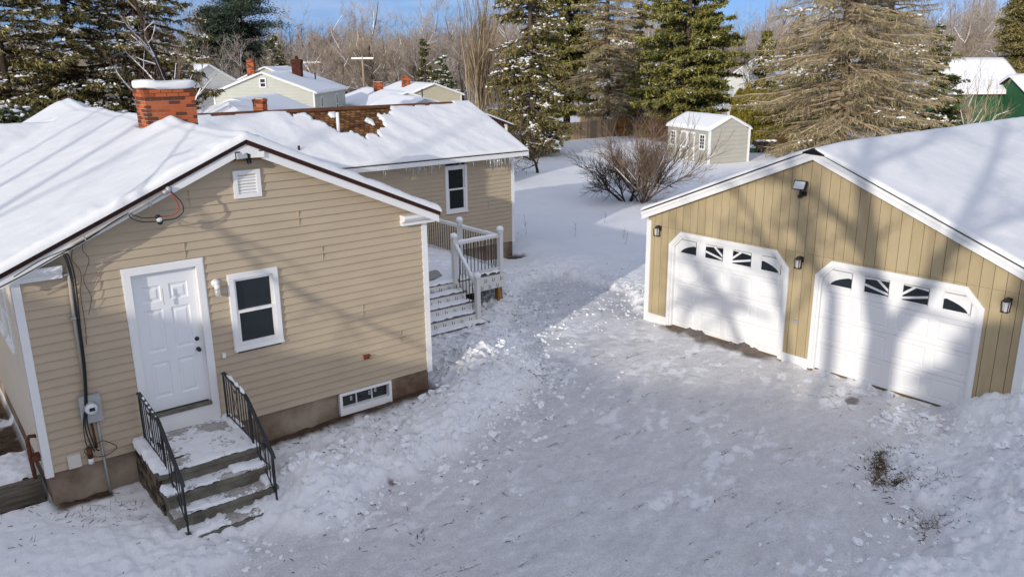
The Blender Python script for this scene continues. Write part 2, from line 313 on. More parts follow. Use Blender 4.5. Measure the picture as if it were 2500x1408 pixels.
def ground(x,y,full=False):
    sd=poly_sd(x,y,DRIVE); sd=sd+fbm(x,y,2.2,3,5)*.22+fbm(x,y,7,2,8)*.05
    out=sstep(-.03,.38,sd)
    dep=.15+.05*fbm(x,y,.35,3,3)
    h=-.47+dep*out+.018*fbm(x,y,.6,3,11)
    for mx_,my_,sx,sy,a,hh in MOUNDS:
        dx=x-mx_;dy=y-my_;u=dx*math.cos(a)+dy*math.sin(a);v=-dx*math.sin(a)+dy*math.cos(a)
        h=h+hh*np.exp(-(u*u/sx/sx+v*v/sy/sy))*(.25+.75*out)
    churn=out*np.exp(-np.clip(sd,0,9)/1.3)
    for mx_,my_,r in ((7.4,.6,1.6),(12,-7.8,2),(10,-8.6,1.6),(4.5,-1.3,1.6),(11,4.2,1.8),(8.8,2.0,1.3)): churn=np.maximum(churn,np.exp(-((x-mx_)**2+(y-my_)**2)/r/r)*out)
    l1=fbm(x,y,3.2,4,21); l2=1-np.abs(fbm(x,y,5.5,3,31))*2
    l3=np.abs(fbm(x,y,7.5,3,33)); h=h+churn*(.12*l1+.075*(l2-.6)-.09*l3+.03)+(.014+.04*churn)*fbm(x,y,14,3,41)*out
    rx=x*.93+y*.37; ry=-x*.37+y*.93; h=h+(1-out)*(.006*fbm(x,y,8,4,51)+.012*sstep(.10,.42,fbm(rx*.6,ry*1.5,3.5,4,54))+.012*fbm(rx*.22,ry*3.2,1.6,3,59)+.008*fbm(rx*.6,ry*1.6,2.4,3,57)-.015*sstep(.3,.5,fbm(x,y,3.1,2,58)))
    # untouched yard: soft drifts and old tracks
    yard=sstep(6,10,y)+sstep(15,19,x); h=h+np.clip(yard,0,1)*(.05*fbm(x,y,.25,3,61)+.018*fbm(x,y,1.1,3,62)*sstep(.1,.4,fbm(x,y,.09,2,63)))
    tw=(-(x-7)*.37+(y+2)*.93)+.25*np.sin((x*.93+y*.37)*.35)
    h=h-(1-out)*.016*sum(np.exp(-((tw-o_)/.11)**2)*(.5+.5*fbm(x,y,1.3,2,160+i)) for i,o_ in enumerate((-2.9,-1.4,.1,1.6)))
    # footprints across the side yard and in front of the deck
    fp=sstep(.35,.6,fbm(x,y,2.7,2,71)); path=np.exp(-((x-(11.5+.9*(y-4)))**2)/1.8)*sstep(3,5,y)*sstep(14,11,y); h=h-.045*fp*path
    # thawed gap beside the foundations
    soil=np.zeros_like(h)
    gap=sstep(-.26,-.10,y+.12*fbm(x,y,3,3,81))*sstep(.6,.3,y)*sstep(-.1,0.1,x)*sstep(6.5,6.1,x)
    k=gap*np.where(x<.75,1,np.where(x>2.55,1,0)); h=h*(1-k)+(-.34+.035*np.clip(x-2.5,0,4)+.03*fbm(x,y,8,2,82))*k; soil=np.maximum(soil,k)
    lf=sstep(-1.05,-.8,x+.15*fbm(x,y,2,3,83))*sstep(.06,-.02,x)*sstep(.25,.5,y)*sstep(16,14,y)
    h=h*(1-lf)+(-.5+.05*fbm(x,y,6,3,84))*lf; soil=np.maximum(soil,lf*sstep(-.4,-.2,fbm(x,y,3,3,85)+.15))
    c3=np.exp(-(((x-13.95)/.5)**2+((y-7.35)/.32)**2)); k=sstep(.45,.7,c3+.2*fbm(x,y,5,2,86)); h=h*(1-k)-.34*k; soil=np.maximum(soil,k)
    gs=sstep(12.45,12.7,x+.12*fbm(x,y,4,2,88))*sstep(13.0,12.9,x)*sstep(-3.0,-2.4,y)*sstep(.35,.0,y); soil=np.maximum(soil,gs*.9)
    h=h+.16*np.exp(-((np.maximum(0,12.65-x))/.16)**2)*sstep(12.0,12.6,x)*sstep(-6.0,-6.5,y)*sstep(-7.6,-7.3,y)
    for px,py,rr,ss in ((10.1,-6.5,.14,1),(9.75,-6.95,.12,2),(9.0,-7.75,.1,3),(12.1,-4.9,.25,4),(8.3,-.55,.15,5),(4.1,-2.2,.12,7)):
        k=sstep(.5,.75,np.exp(-((x-px)**2+((y-py)*1.6)**2)/rr/rr)+.35*fbm(x,y,7,3,90+ss)); soil=np.maximum(soil,k*.8)
    far=np.sqrt((x-5)**2+(y-2)**2); h=h-.8*sstep(60,110,far)-.0*far
    if not full: return h
    wear=(1-out)*(1-.55*np.exp(-(((x-11)/2.2)**2+((y-1.2)/2.2)**2))*sstep(-.35,.2,fbm(x,y,3.3,4,101))); tr=np.clip(churn*.55*sstep(.0,.5,fbm(x,y,1.3,4,95))+.5*np.exp(-((x-10)**2+(y-3.4)**2)/3.2)*sstep(-.2,.3,fbm(x,y,2,3,96)),0,.6)*out  # ice also whitened left of the garage to paint in the sunlit strip
    wear=np.maximum(wear*(1-.8*sstep(-.15,.25,fbm(x,y,.55,2,99))*sstep(.20,.32,fbm(x*.93+y*.37,(-x*.37+y*.93)*1.7,2.6,5,97,.62))),tr)
    return h,sd,wear,soil
def graded(lo,hi,st,far,g=1.07):
    a=list(np.arange(lo,hi,st)); s=st; x=a[-1]
    while x<far: s*=g; x+=s; a.append(x)
    s=st; x=a[0]; pre=[]
    while x>-far: s*=g; x-=s; pre.append(x)
    return np.array(pre[::-1]+a)
gx=graded(-1.4,14.2,.038,900); gy=graded(-9.2,5.5,.038,900)
X,Y=np.meshgrid(gx,gy); Hh,SD,WE,SO=ground(X,Y,True)
nx,ny=len(gx),len(gy); idx=np.arange(nx*ny).reshape(ny,nx)
q=np.stack([idx[:-1,:-1],idx[:-1,1:],idx[1:,1:],idx[1:,:-1]],-1).reshape(-1,4)
inside=((SD[:-1,:-1]<.12)).reshape(-1)
V=np.stack([X.ravel(),Y.ravel(),Hh.ravel()],1)
def sub_sheet(name,sel):
    used=np.unique(q[sel]); mp_=np.full(nx*ny,-1); mp_[used]=np.arange(len(used))
    o=mesh_obj(name,V[used],mp_[q[sel]],np.zeros((0,3),int),M['ground'],True)
    at=o.data.color_attributes.new('wear','FLOAT_COLOR','POINT')
    col=np.zeros((len(used),4),np.float32); col[:,0]=WE.ravel()[used]; col[:,1]=SO.ravel()[used]; col[:,3]=1
    at.data.foreach_set('color',col.ravel()); return o
tag(sub_sheet('snow_ground',~inside),kind='structure')
tag(sub_sheet('driveway',inside),kind='structure')
# clods of plowed snow, too many to count
rs=np.random.RandomState(4)
def scatter_clods():
    mb=MB(); P=[]
    n=len(DRIVE)
    def near_edge(i0,i1,num,spread,size):
        for _ in range(num):
            i=rs.randint(i0,i1); t=rs.rand(); p=DRIVE[i%n]*(1-t)+DRIVE[(i+1)%n]*t; o=rs.randn(2)*spread
            P.append((p[0]+o[0],p[1]+o[1],size*(.35+rs.rand()**3*1.6)))
    near_edge(0,9,520,.28,.017); near_edge(5,9,480,.5,.026); near_edge(9,14,420,.55,.02); near_edge(15,24,420,.36,.019)
    for mx_,my_,sx,sy,a,hh in MOUNDS[:6]+MOUNDS[7:11]:
        for _ in range(170): P.append((mx_+rs.randn()*sx*.9,my_+rs.randn()*sy*.9,.024*(.3+rs.rand()**4*2.6)))
    for _ in range(90):
        P.append((5+8*rs.rand(),-7.5+9*rs.rand(),.013*(.35+rs.rand()**3*1.9)))
    for _ in range(260): P.append((9.5+5*rs.rand(),.8+2.6*rs.rand(),.018*(.4+rs.rand()**3*2)))
    for _ in range(120): P.append((12.1+.5*rs.randn()*.5,-6.4+.9*rs.rand(),.03*(.4+rs.rand()**3*1.6)))
    P=np.array(P); P=P[~((P[:,1]>-.1)&(P[:,0]<6.3))]; P=P[~((P[:,0]>1.05)&(P[:,0]<2.7)&(P[:,1]>-2.3))]; P=P[P[:,0]<12.7+5*(P[:,1]>1)]
    z=ground(P[:,0],P[:,1]); v,t=ICO[1]; N=len(P)
    sc=P[:,2,None]*(.6+.8*rs.rand(N,3))*np.array([1.15,1.15,.75]); ang=rs.rand(N)*6.28
    VV=v[None]*sc[:,None,:]*(1+.34*rs.randn(N,len(v),1))
    c,s_=np.cos(ang)[:,None],np.sin(ang)[:,None]
    VV=np.stack([VV[...,0]*c-VV[...,1]*s_,VV[...,0]*s_+VV[...,1]*c,VV[...,2]],-1)+np.stack([P[:,0],P[:,1],z+sc[:,2]*.02],1)[:,None,:]
    TT=t[None]+(np.arange(N)*len(v))[:,None,None]; mb.add(VV.reshape(-1,3),None,TT.reshape(-1,3)); return mb
o=scatter_clods().build('snow_clods',M['snow'],None,False); tag(o,'broken clods of plowed snow strewn along the driveway banks','snow clods',kind='stuff')
# litter of twigs and dead leaves on the snow
def litter():
    mb=MB(); P=[]
    for cx,cy,sx,sy,n in ((10.1,-6.5,.35,.2,60),(9.8,-7.0,.3,.2,45),(9.1,-7.8,.3,.25,25),(4.2,-2.3,1.5,.6,28),(5.5,-1.2,1.6,.6,40),(8.3,-.5,.5,.4,25),(10.6,3.2,1,.8,170),(12.5,4.5,1.3,1.2,90),(12.2,-4.8,.4,.5,40),(6,-3,4,2,45),(11,-8,1.5,1,30),(.3,-.7,.8,.4,30),(3,-3.3,1.5,.6,40),(13,8,2,2,50),(4.5,-.25,1.6,.12,120),(-.5,2,.3,1.4,260)):
        P.append(np.stack([cx+rs.randn(n)*sx,cy+rs.randn(n)*sy],1))
    P=np.vstack(P); P=P[~((P[:,1]>-.02)&(P[:,0]<6.2)&(P[:,0]>0))]; N=len(P); z=ground(P[:,0],P[:,1])+.01
    a=rs.rand(N)*6.28; L_=.012+.06*rs.rand(N)**2.5; d=np.stack([np.cos(a)*L_,np.sin(a)*L_,rs.randn(N)*.15*L_],1)
    p=np.stack([P[:,0],P[:,1],z],1); mb.segs(p-d,p+d,np.full(N,.003)+.004*rs.rand(N),np.full(N,.0025),3)
    k=N//3; c=p[:k]+[0,0,.004]; u=np.stack([np.cos(a[:k]),np.sin(a[:k]),.2*rs.randn(k)],1)*.016; v=np.stack([-np.sin(a[:k]),np.cos(a[:k]),.2*rs.randn(k)],1)*.011; mb.leaves(c,u,v)
    return mb
tag(litter().build('twig_litter',M['debris']),'fallen twigs and dead leaves scattered on snow','litter',kind='stuff')
def grass_tufts():
    mb=MB(); P=[]
    t=np.linspace(0,1,400); P.append(np.stack([10.55-1.0*t+rs.randn(400)*.04,-6.3-.42*t+rs.randn(400)*.05],1))
    for cx,cy,s,n in ((10.3,-6.38,.2,70),(9.75,-6.95,.13,160),(9.05,-7.75,.2,90),(9.9,-7.4,.25,40),(17,4.5,1.2,30),(.35,-.45,.3,40),(.9,-.9,.3,25)): P.append(np.stack([cx+rs.randn(n)*s,cy+rs.randn(n)*s*.7],1))
    P=np.vstack(P); N=len(P); z=ground(P[:,0],P[:,1]); p=np.stack([P[:,0],P[:,1],z],1)
    d=np.stack([rs.randn(N)*.055,rs.randn(N)*.055,.015+.05*rs.rand(N)],1); mb.segs(p,p+d,np.full(N,.004),np.full(N,.001),3)
    for cx,cy in ((17.3,8.2),(18.4,7.0),(20,9.5),(17.9,6.4),(16.3,9.6),(19.2,5.2)):
        b=np.array([cx,cy,ground(np.array([cx]),np.array([cy]))[0]]); hh=.35+.4*rs.rand(); tp=b+[.08*rs.randn(),.08*rs.randn(),hh]; mb.tube([b,(b+tp)/2+[.02,0,0],tp],[.007,.005,.003],4)
        for _ in range(5): q_=b+(tp-b)*rs.uniform(.4,.95); mb.tube([q_,q_+[.07*rs.randn(),.07*rs.randn(),.09]],[.004,.002],3)
    return mb
tag(grass_tufts().build('dead_grass',M['straw']),'flattened straw coloured grass poking out of the snow','dead grass',kind='stuff')

# ---------------------------------------------------------------- wall building blocks
def frame(o,u,n):
    o=np.array(o,float);u=np.array(u,float);n=np.array(n,float)
    return lambda v:o+v[:,0:1]*u+v[:,1:2]*n+v[:,2:3]*np.array([0,0,1.])
def cut(x0,x1,rects,za,zb):
    iv=[(x0,x1)]
    for a,b,c,d in rects:
        if min(zb,d)-max(za,c)>.01:
            nv=[]
            for p,q_ in iv:
                if b<=p or a>=q_: nv.append((p,q_))
                else:
                    if a>p: nv.append((p,a))
                    if b<q_: nv.append((b,q_))
            iv=nv
    return iv
def lap(mb,x0,x1,z0,z1,ex=.122,top=None,rects=(),lip=.024,seed=0):
    "horizontal lap siding in wall coordinates (x along, y outward, z up)"
    r=random.Random(seed); z=z0
    while z<z1-1e-4:
        zb=min(z+ex,z1)
        a0,a1=(top(z) if top else (x0,x1)); b0,b1=(top(zb) if top else (x0,x1))
        a0=max(a0,x0);b0=max(b0,x0);a1=min(a1,x1);b1=min(b1,x1)
        for p,q_ in cut(a0,a1,rects,z,zb):
            pb=max(p,b0) if p==a0 else p; qb=min(q_,b1) if q_==a1 else q_
            if qb<=pb: pb=qb=(p+q_)/2
            mb.quad((p,lip,z),(q_,lip,z),(qb,.002,zb),(pb,.002,zb)); mb.quad((p,0,z-.001),(q_,0,z-.001),(q_,lip,z),(p,lip,z))
        z=zb
def seams(mb,items,ex=.122,z0=.17):
    for x,k in items: mb.box(x,x+.006,.003,.0265,z0+k*ex,z0+(k+2)*ex-.004)
def grid_face(mb,x0,x1,z0,z1,rects,y,steps):
    "flat face with profiled rectangular panels; steps: (inset, depth) pairs"
    xs=sorted({x0,x1,*[r[0] for r in rects],*[r[1] for r in rects]}); zs=sorted({z0,z1,*[r[2] for r in rects],*[r[3] for r in rects]})
    for i in range(len(xs)-1):
        for j in range(len(zs)-1):
            cx,cz=(xs[i]+xs[i+1])/2,(zs[j]+zs[j+1])/2
            if any(a<cx<b and c<cz<d for a,b,c,d in rects): continue
            mb.quad((xs[i],y,zs[j]),(xs[i+1],y,zs[j]),(xs[i+1],y,zs[j+1]),(xs[i],y,zs[j+1]))
    for a,b,c,d in rects:
        pv=((a,b,c,d),y)
        for ins,dp in steps:
            (A,B,Cc,D),yy=pv; n=(a+ins,b-ins,c+ins,d-ins); y2=y+dp
            o=[(A,yy,Cc),(B,yy,Cc),(B,yy,D),(A,yy,D)]; i_=[(n[0],y2,n[2]),(n[1],y2,n[2]),(n[1],y2,n[3]),(n[0],y2,n[3])]
            for k in range(4): mb.quad(o[k],o[(k+1)%4],i_[(k+1)%4],i_[k])
            pv=(n,y2)
        (A,B,Cc,D),yy=pv; mb.quad((A,yy,Cc),(B,yy,Cc),(B,yy,D),(A,yy,D))
def ring(mb,x0,x1,z0,z1,w,y0,y1,wb=None):
    wb=w if wb is None else wb
    mb.box(x0,x0+w,y0,y1,z0,z1); mb.box(x1-w,x1,y0,y1,z0,z1); mb.box(x0+w,x1-w,y0,y1,z1-w,z1); mb.box(x0+w,x1-w,y0,y1,z0,z0+wb)
def sash_window(parent,fr,x0,x1,z0,z1,cas=.075,label=None,gm='glass',name='window'):
    "double hung window with casing and two sashes; returns the window part"
    m=MB();m.f=fr; ring(m,x0,x1,z0,z1,cas,-.08,.045); ring(m,x0-.012,x1+.012,z0-.012,z1+.012,.02,-.01,.03)
    a,b,c,d=x0+cas,x1-cas,z0+cas,z1-cas
    m.box(x0-.01,x1+.01,.03,.06,z0-.015,z0+.02); w_=m.build(name,M['white'],parent)
    if label: w_['label']=label
    zm=(c+d)/2; s=MB();s.f=fr; ring(s,a+.002,b-.002,zm-.02,d-.002,.035,-.045,.012); ring(s,a+.002,b-.002,c+.002,zm+.025,.042,-.03,.03); s.box((a+b)/2-.03,(a+b)/2+.03,.03,.042,zm+.01,zm+.024); s.build('sash',M['white'],w_)
    g=MB();g.f=fr; g.box(a+.03,b-.03,-.03,-.022,zm,d-.03); g.build('pane',M[gm],w_)
    g=MB();g.f=fr; g.box(a+.035,b-.035,-.012,-.004,c+.035,zm); g.build('pane',M[gm],w_)
    return w_
def panelled_door(fr,x0,x1,z0,z1,y): 
    m=MB();m.f=fr; W=x1-x0; st=.115*W/.91; md=.11; pw=(W-2*st-md)/2; xa,xb=x0+st,x0+st+pw+md
    rows=[(z0+.20,z0+.74),(z0+.90,z0+1.53),(z0+1.64,z0+1.88)]
    rects=[(a,a+pw,c,d) for c,d in rows for a in (xa,xb)]
    grid_face(m,x0,x1,z0,z1,rects,y,[(.018,-.014),(.038,-.014),(.065,-.003)]); m.box(x0,x1,y-.04,y-.02,z0,z1); return m
# ---------------------------------------------------------------- the house
house=empty('house',(3.1,5.5,-.4),0,'long low tan sided house with snowy roof, white back door and brick chimney','house')
OFF['house']=(3.1,5.5,-.4)
WX=6.19; SB=.17; RX=3.1; RZ=4.50; SL=.44
FW=frame((0,0,0),(1,0,0),(0,-1,0))          # front gable wall
door_rc=(1.30,2.36,.34,2.80)
wing=frame((WX,7.47,0),(1,0,0),(0,-1,0)); WL=14.05-WX
sidew=frame((0,12,0),(0,-1,0),(-1,0,0))
def gable(z): h=(RZ-.06-z)/SL; return (RX-h if z>2.9 else 0, RX+h if z>2.9 else WX)
m=MB();m.f=FW; lap(m,0,WX,SB,4.44,top=gable,rects=[door_rc,(2.75,3.44,1.36,2.48)]); seams(m,[(3.9,24),(2.15,22),(4.25,19),(1.78,17),(5.35,26),(2.3,28),(1.0,20),(4.9,10),(5.6,5)]); m.build('gable_wall',M['siding'],house)
m=MB();m.f=wing; lap(m,0,WL,SB,2.88,rects=[(5.42,6.08,1.35,2.62)],seed=2); seams(m,[(3.1,4),(6.9,9),(2.2,14),(4.8,19)]); m.build('wing_wall',M['siding'],house)
m=MB();m.f=sidew; lap(m,0,12,SB,2.95,rects=[],seed=3); m.build('side_wall',M['siding_side'],house)
m=MB(); m.quad((WX,0,SB),(WX,7.47,SB),(WX,7.47,2.95),(WX,0,2.95)); m.quad((14.05,7.47,SB),(14.05,12.7,SB),(14.05,12.7,2.9),(14.05,7.47,2.9)); m.tri((14.05,7.5,2.9),(14.05,12.7,2.9),(14.05,10.1,4.1))
m.box(0,14.0,12.6,12.7,.1,2.9); m.box(-8.5,0,7.5,7.6,.1,2.9); m.build('rear_wall',M['siding_side'],house)
# foundations
m=MB(); m.box(.03,4.34,.03,.2,-.9,SB+.01); m.box(5.38,WX-.03,.03,.2,-.9,SB+.01); m.box(4.34,5.38,.032,.2,-.9,-.24); m.box(.032,.2,.2,12,-.9,SB+.01); m.box(WX-.2,WX-.03,.2,7.6,-.9,SB+.01); m.box(WX,14.02,7.5,7.7,-.9,SB); m.box(13.8,14.02,7.7,12.6,-.9,SB); m.build('foundation',M['found'],house)
# corner boards and returns
for nm,(a,b,f_,zt) in {'l':(-.03,.075,FW,2.9),'r':(WX-.075,WX+.03,FW,2.86)}.items():
    m=MB();m.f=f_; m.box(a,b,-.03,.03,.12,zt); m.build('corner_board',M['white'],house)
m=MB();m.f=wing; m.box(WL-.075,WL+.03,-.03,.03,.15,2.86); m.build('corner_board',M['white'],house)
m=MB();m.f=sidew; m.box(11.93,12.02,-.02,.03,.12,2.9); m.build('corner_board',M['white'],house)
for a,b in ((-.18,.56),(5.70,6.34)):
    m=MB();m.f=FW; e=[(0,2.87),(.10,2.87),(.10,2.93),(.15,2.95),(.19,3.0),(.19,3.05),(0,3.05)]
    m.prism([(a,y,z) for y,z in e],(b-a,0,0)); m.build('cornice_return',M['white'],house)
# roof solids
roof=MB()
def gable_roof(mb,axis,r,rz,e0,e1,a0,a1,th=.07,sl=SL):
    z0=rz-sl*(r-e0); z1=rz-sl*(e1-r)
    sec=[(e0,z0-th),(e0,z0),(r,rz),(e1,z1),(e1,z1-th),(r,rz-th)]
    if axis=='y': A=[(x,a0,z) for x,z in sec]; vec=(0,a1-a0,0)
    else: A=[(a0,x,z) for x,z in sec]; vec=(a1-a0,0,0)
    n=6; p=np.array(A,float); v=np.vstack([p,p+np.array(vec)])
    mb.add(v,[(i,(i+1)%n,n+(i+1)%n,n+i) for i in range(n)]+[(0,1,2,5),(5,2,3,4),(6,11,8,7),(11,10,9,8)])
gable_roof(roof,'y',RX,RZ,-.2,6.36,-.26,12.2)
roofo=roof.build('roof',M['brown_edge'],house)
r2=MB(); gable_roof(r2,'x',10.1,4.25,7.13,13.07,-9,14.36); wroof=r2.build('wing_roof',M['brown_edge'],house)
# shingles lie in sheets just proud of the roof deck
m=MB(); z=lambda y:4.25-SL*(10.1-y)+.012
m.quad((6.3,7.13,z(7.13)),(14.35,7.13,z(7.13)),(14.35,10.08,z(10.08)),(5.0,10.08,z(10.08))); m.build('shingles',M['shingle'],wroof)
m=MB(); m.prism([(5.6,9.93,4.215),(5.6,10.1,4.30),(5.6,10.27,4.215),(5.6,10.1,4.27)],(8.2,0,0)); m.build('ridge_cap',mat('brown_ridge_cap',(.16,.065,.03),.85,.15,var=.4,vscale=5),wroof)
# rake fascia boards and soffit on the front gable
for sgn,(e,) in ((-1,(-.18,)),(1,(6.34,))):
    ze=RZ-SL*abs(RX-e)
    m=MB(); m.prism([(RX,-.24,RZ-.07),(e,-.24,ze-.07),(e,-.24,ze-.19),(RX,-.24,RZ-.19)],(0,.025,0)); m.build('rake_board',M['white'],house)
    m=MB(); m.prism([(RX,-.215,RZ-.12),(e,-.215,ze-.12),(e,-.215,ze-.135),(RX,-.215,RZ-.135)],(0,.2,0)); m.build('soffit',M['grey_soffit'],house)
m=MB(); m.prism([(RX-.42,-.03,4.17),(RX+.42,-.03,4.17),(RX,-.03,4.36)],(0,.025,0)); m.build('gable_board',M['plywood'],house)
m=MB(); m.box(6.3,14.3,7.02,7.13,2.80,2.92); m.box(6.3,14.2,7.13,7.47,2.80,2.815); m.build('gutter',M['white'],house)
m=MB(); m.prism([(14.36,7.1,2.86),(14.36,10.1,4.18),(14.36,10.1,4.05),(14.36,7.1,2.73)],(.02,0,0)); m.build('rake_board',M['white'],house)
m=MB(); m.box(6.3,14.3,7.05,7.12,2.925,2.95); m.build('drip_edge',M['black'],house)
# windows, door, vent
sash_window(house,FW,2.713,3.475,1.324,2.512)
sash_window(house,wing,5.39,6.13,1.31,2.66)
for y0 in (9.55,10.45): sash_window(house,sidew,y0,y0+.75,1.7,2.66,gm='dull_glass')
m=MB();m.f=FW; W=.095
m.box(1.289,1.289+W,-.05,.035,.60,2.828); m.box(2.373-W,2.373,-.05,.035,.60,2.828); m.box(1.289+W,2.373-W,-.05,.035,2.828-W,2.828)
m.box(1.275,1.289,-.01,.03,.35,2.845);m.box(2.373,2.387,-.01,.03,.35,2.845);m.box(1.289,2.373,-.01,.03,2.828,2.845)
m.box(1.289,2.373,-.03,.026,.32,.60); m.box(1.384,1.406,-.13,-.05,.62,2.74); m.box(2.256,2.278,-.13,-.05,.62,2.74); m.box(1.406,2.256,-.13,-.05,2.694,2.733); m.box(1.30,2.36,-.2,-.135,.34,2.80)
dfr=m.build('door_frame',M['white'],house)
m=MB();m.f=FW; m.box(1.384,2.278,-.13,.05,.585,.622); m.build('threshold',M['concrete'],house)
dr=panelled_door(FW,1.402,2.260,.64,2.698,-.062).build('door',M['white_door'],house)
m=MB();m.f=FW; m.box(1.402,2.26,-.1,-.055,.622,.64); m.build('door_sweep',M['black'],dr)
for zz,nm in ((1.62,'deadbolt'),(1.46,'door_knob')):
    m=MB();m.f=FW; m.cyl((2.195,-.062,zz),.032,.012,14,axis=(0,1,0)); 
    if nm=='door_knob': m.cyl((2.195,-.05,zz),.014,.03,10,axis=(0,1,0)); m.ball((2.195,.0,zz),.03)
    else: m.cyl((2.195,-.05,zz),.024,.018,12,axis=(0,1,0))
    m.build(nm,M['black'],dr,True)
m=MB();m.f=FW; a,b,c,d=2.942,3.351,3.633,4.039; ring(m,a,b,c,d,.06,0,.045); ring(m,a+.05,b-.05,c+.05,d-.05,.02,0,.03)
for k in range(6):
    zz=c+.075+k*.044; m.prism([(a+.065,.03,zz),(a+.065,.006,zz+.04),(a+.065,.012,zz+.045),(a+.065,.034,zz+.005)],(b-a-.13,0,0))
m.build('gable_vent',M['white'],house)
m=MB();m.f=FW; ring(m,4.36,5.36,-.24,.16,.05,-.12,.035,.12); m.box(4.41,5.31,-.10,.03,-.245,-.13); fw=m.build('basement_window',M['white'],house)
for xx in (4.70,5.0): m=MB();m.f=FW; m.box(xx,xx+.016,-.075,-.045,-.12,.11); m.build('muntin',M['white'],fw)
m=MB();m.f=FW; m.box(4.41,5.31,-.09,-.075,-.13,.12); m.build('pane',M['glass'],fw)
for xx,zz in ((4.60,-.01),(4.955,.0),(5.07,.02)): m=MB();m.f=FW; ring(m,xx,xx+.035,zz-.035,zz+.035,.009,-.073,-.068); m.build('latch',M['white'],fw)
# chimney of individual bricks
def brick_stack(x0,x1,y0,y1,z0,z1,bh=.057,bl=.2,j=.010,corbel=2,seed=1):
    r=random.Random(seed); m=MB(); z=z0; k=0; n=int(round((z1-z0)/(bh+j)))
    for k in range(n):
        z=z0+k*(bh+j); e=.022 if k>=n-corbel else 0; a0,a1,b0,b1=x0-e,x1+e,y0-e,y1+e
        for (p,q_,fixed,ax) in ((a0,a1,b0,'x'),(a0,a1,b1-.09,'x'),(b0,b1,a0,'y'),(b0,b1,a1-.09,'y')):
            t=p-(bl/2 if (k%2) else 0)+(.1 if ax=='y' else 0)
            if ax=='y': p+=.095;q_-=.095
            while t<q_:
                s,e_=max(t,p),min(t+bl,q_)
                if e_-s>.02:
                    w1=r.uniform(-.0015,.0015)
                    if ax=='x': m.box(s+j/2,e_-j/2,fixed+w1,fixed+.09+w1,z,z+bh)
                    else: m.box(fixed+w1,fixed+.09+w1,s+j/2,e_-j/2,z,z+bh)
                t+=bl
    return m
ch=brick_stack(2.80,3.68,3.6,4.25,4.05,5.11).build('chimney',M['brick'],roofo)
m=MB(); m.box(2.81,3.67,3.61,4.24,4.0,5.10); m.build('mortar_core',M['mortar'],ch)
m=MB(); v,t=ICO[3]; vv=np.sign(v)*np.abs(v)**.38; vv=vv/np.abs(vv).max(); vv=vv*np.array([.49,.375,.085])+np.array([3.24,3.925,5.17]); vv[:,2]+=.012*np.sin(vv[:,0]*7+1)+.008*np.sin(vv[:,1]*9)+.02*(vv[:,0]<3.0); vv[:,2]=np.maximum(vv[:,2],5.11); m.add(vv,None,t); m.build('snow_cap',M['snow_roof'],ch,True)
m=MB(); m.cyl((9.02,8.78,3.55),.045,.68,14); m.build('vent_pipe',M['white'],wroof,True)['label']='white plastic vent pipe in the bare shingle patch'
m=MB(); m.cyl((7.5,8.0,3.2),.03,.3,12); m.build('vent_pipe',M['brown_edge'],wroof,True)['label']='short dark vent pipe in the roof snow'
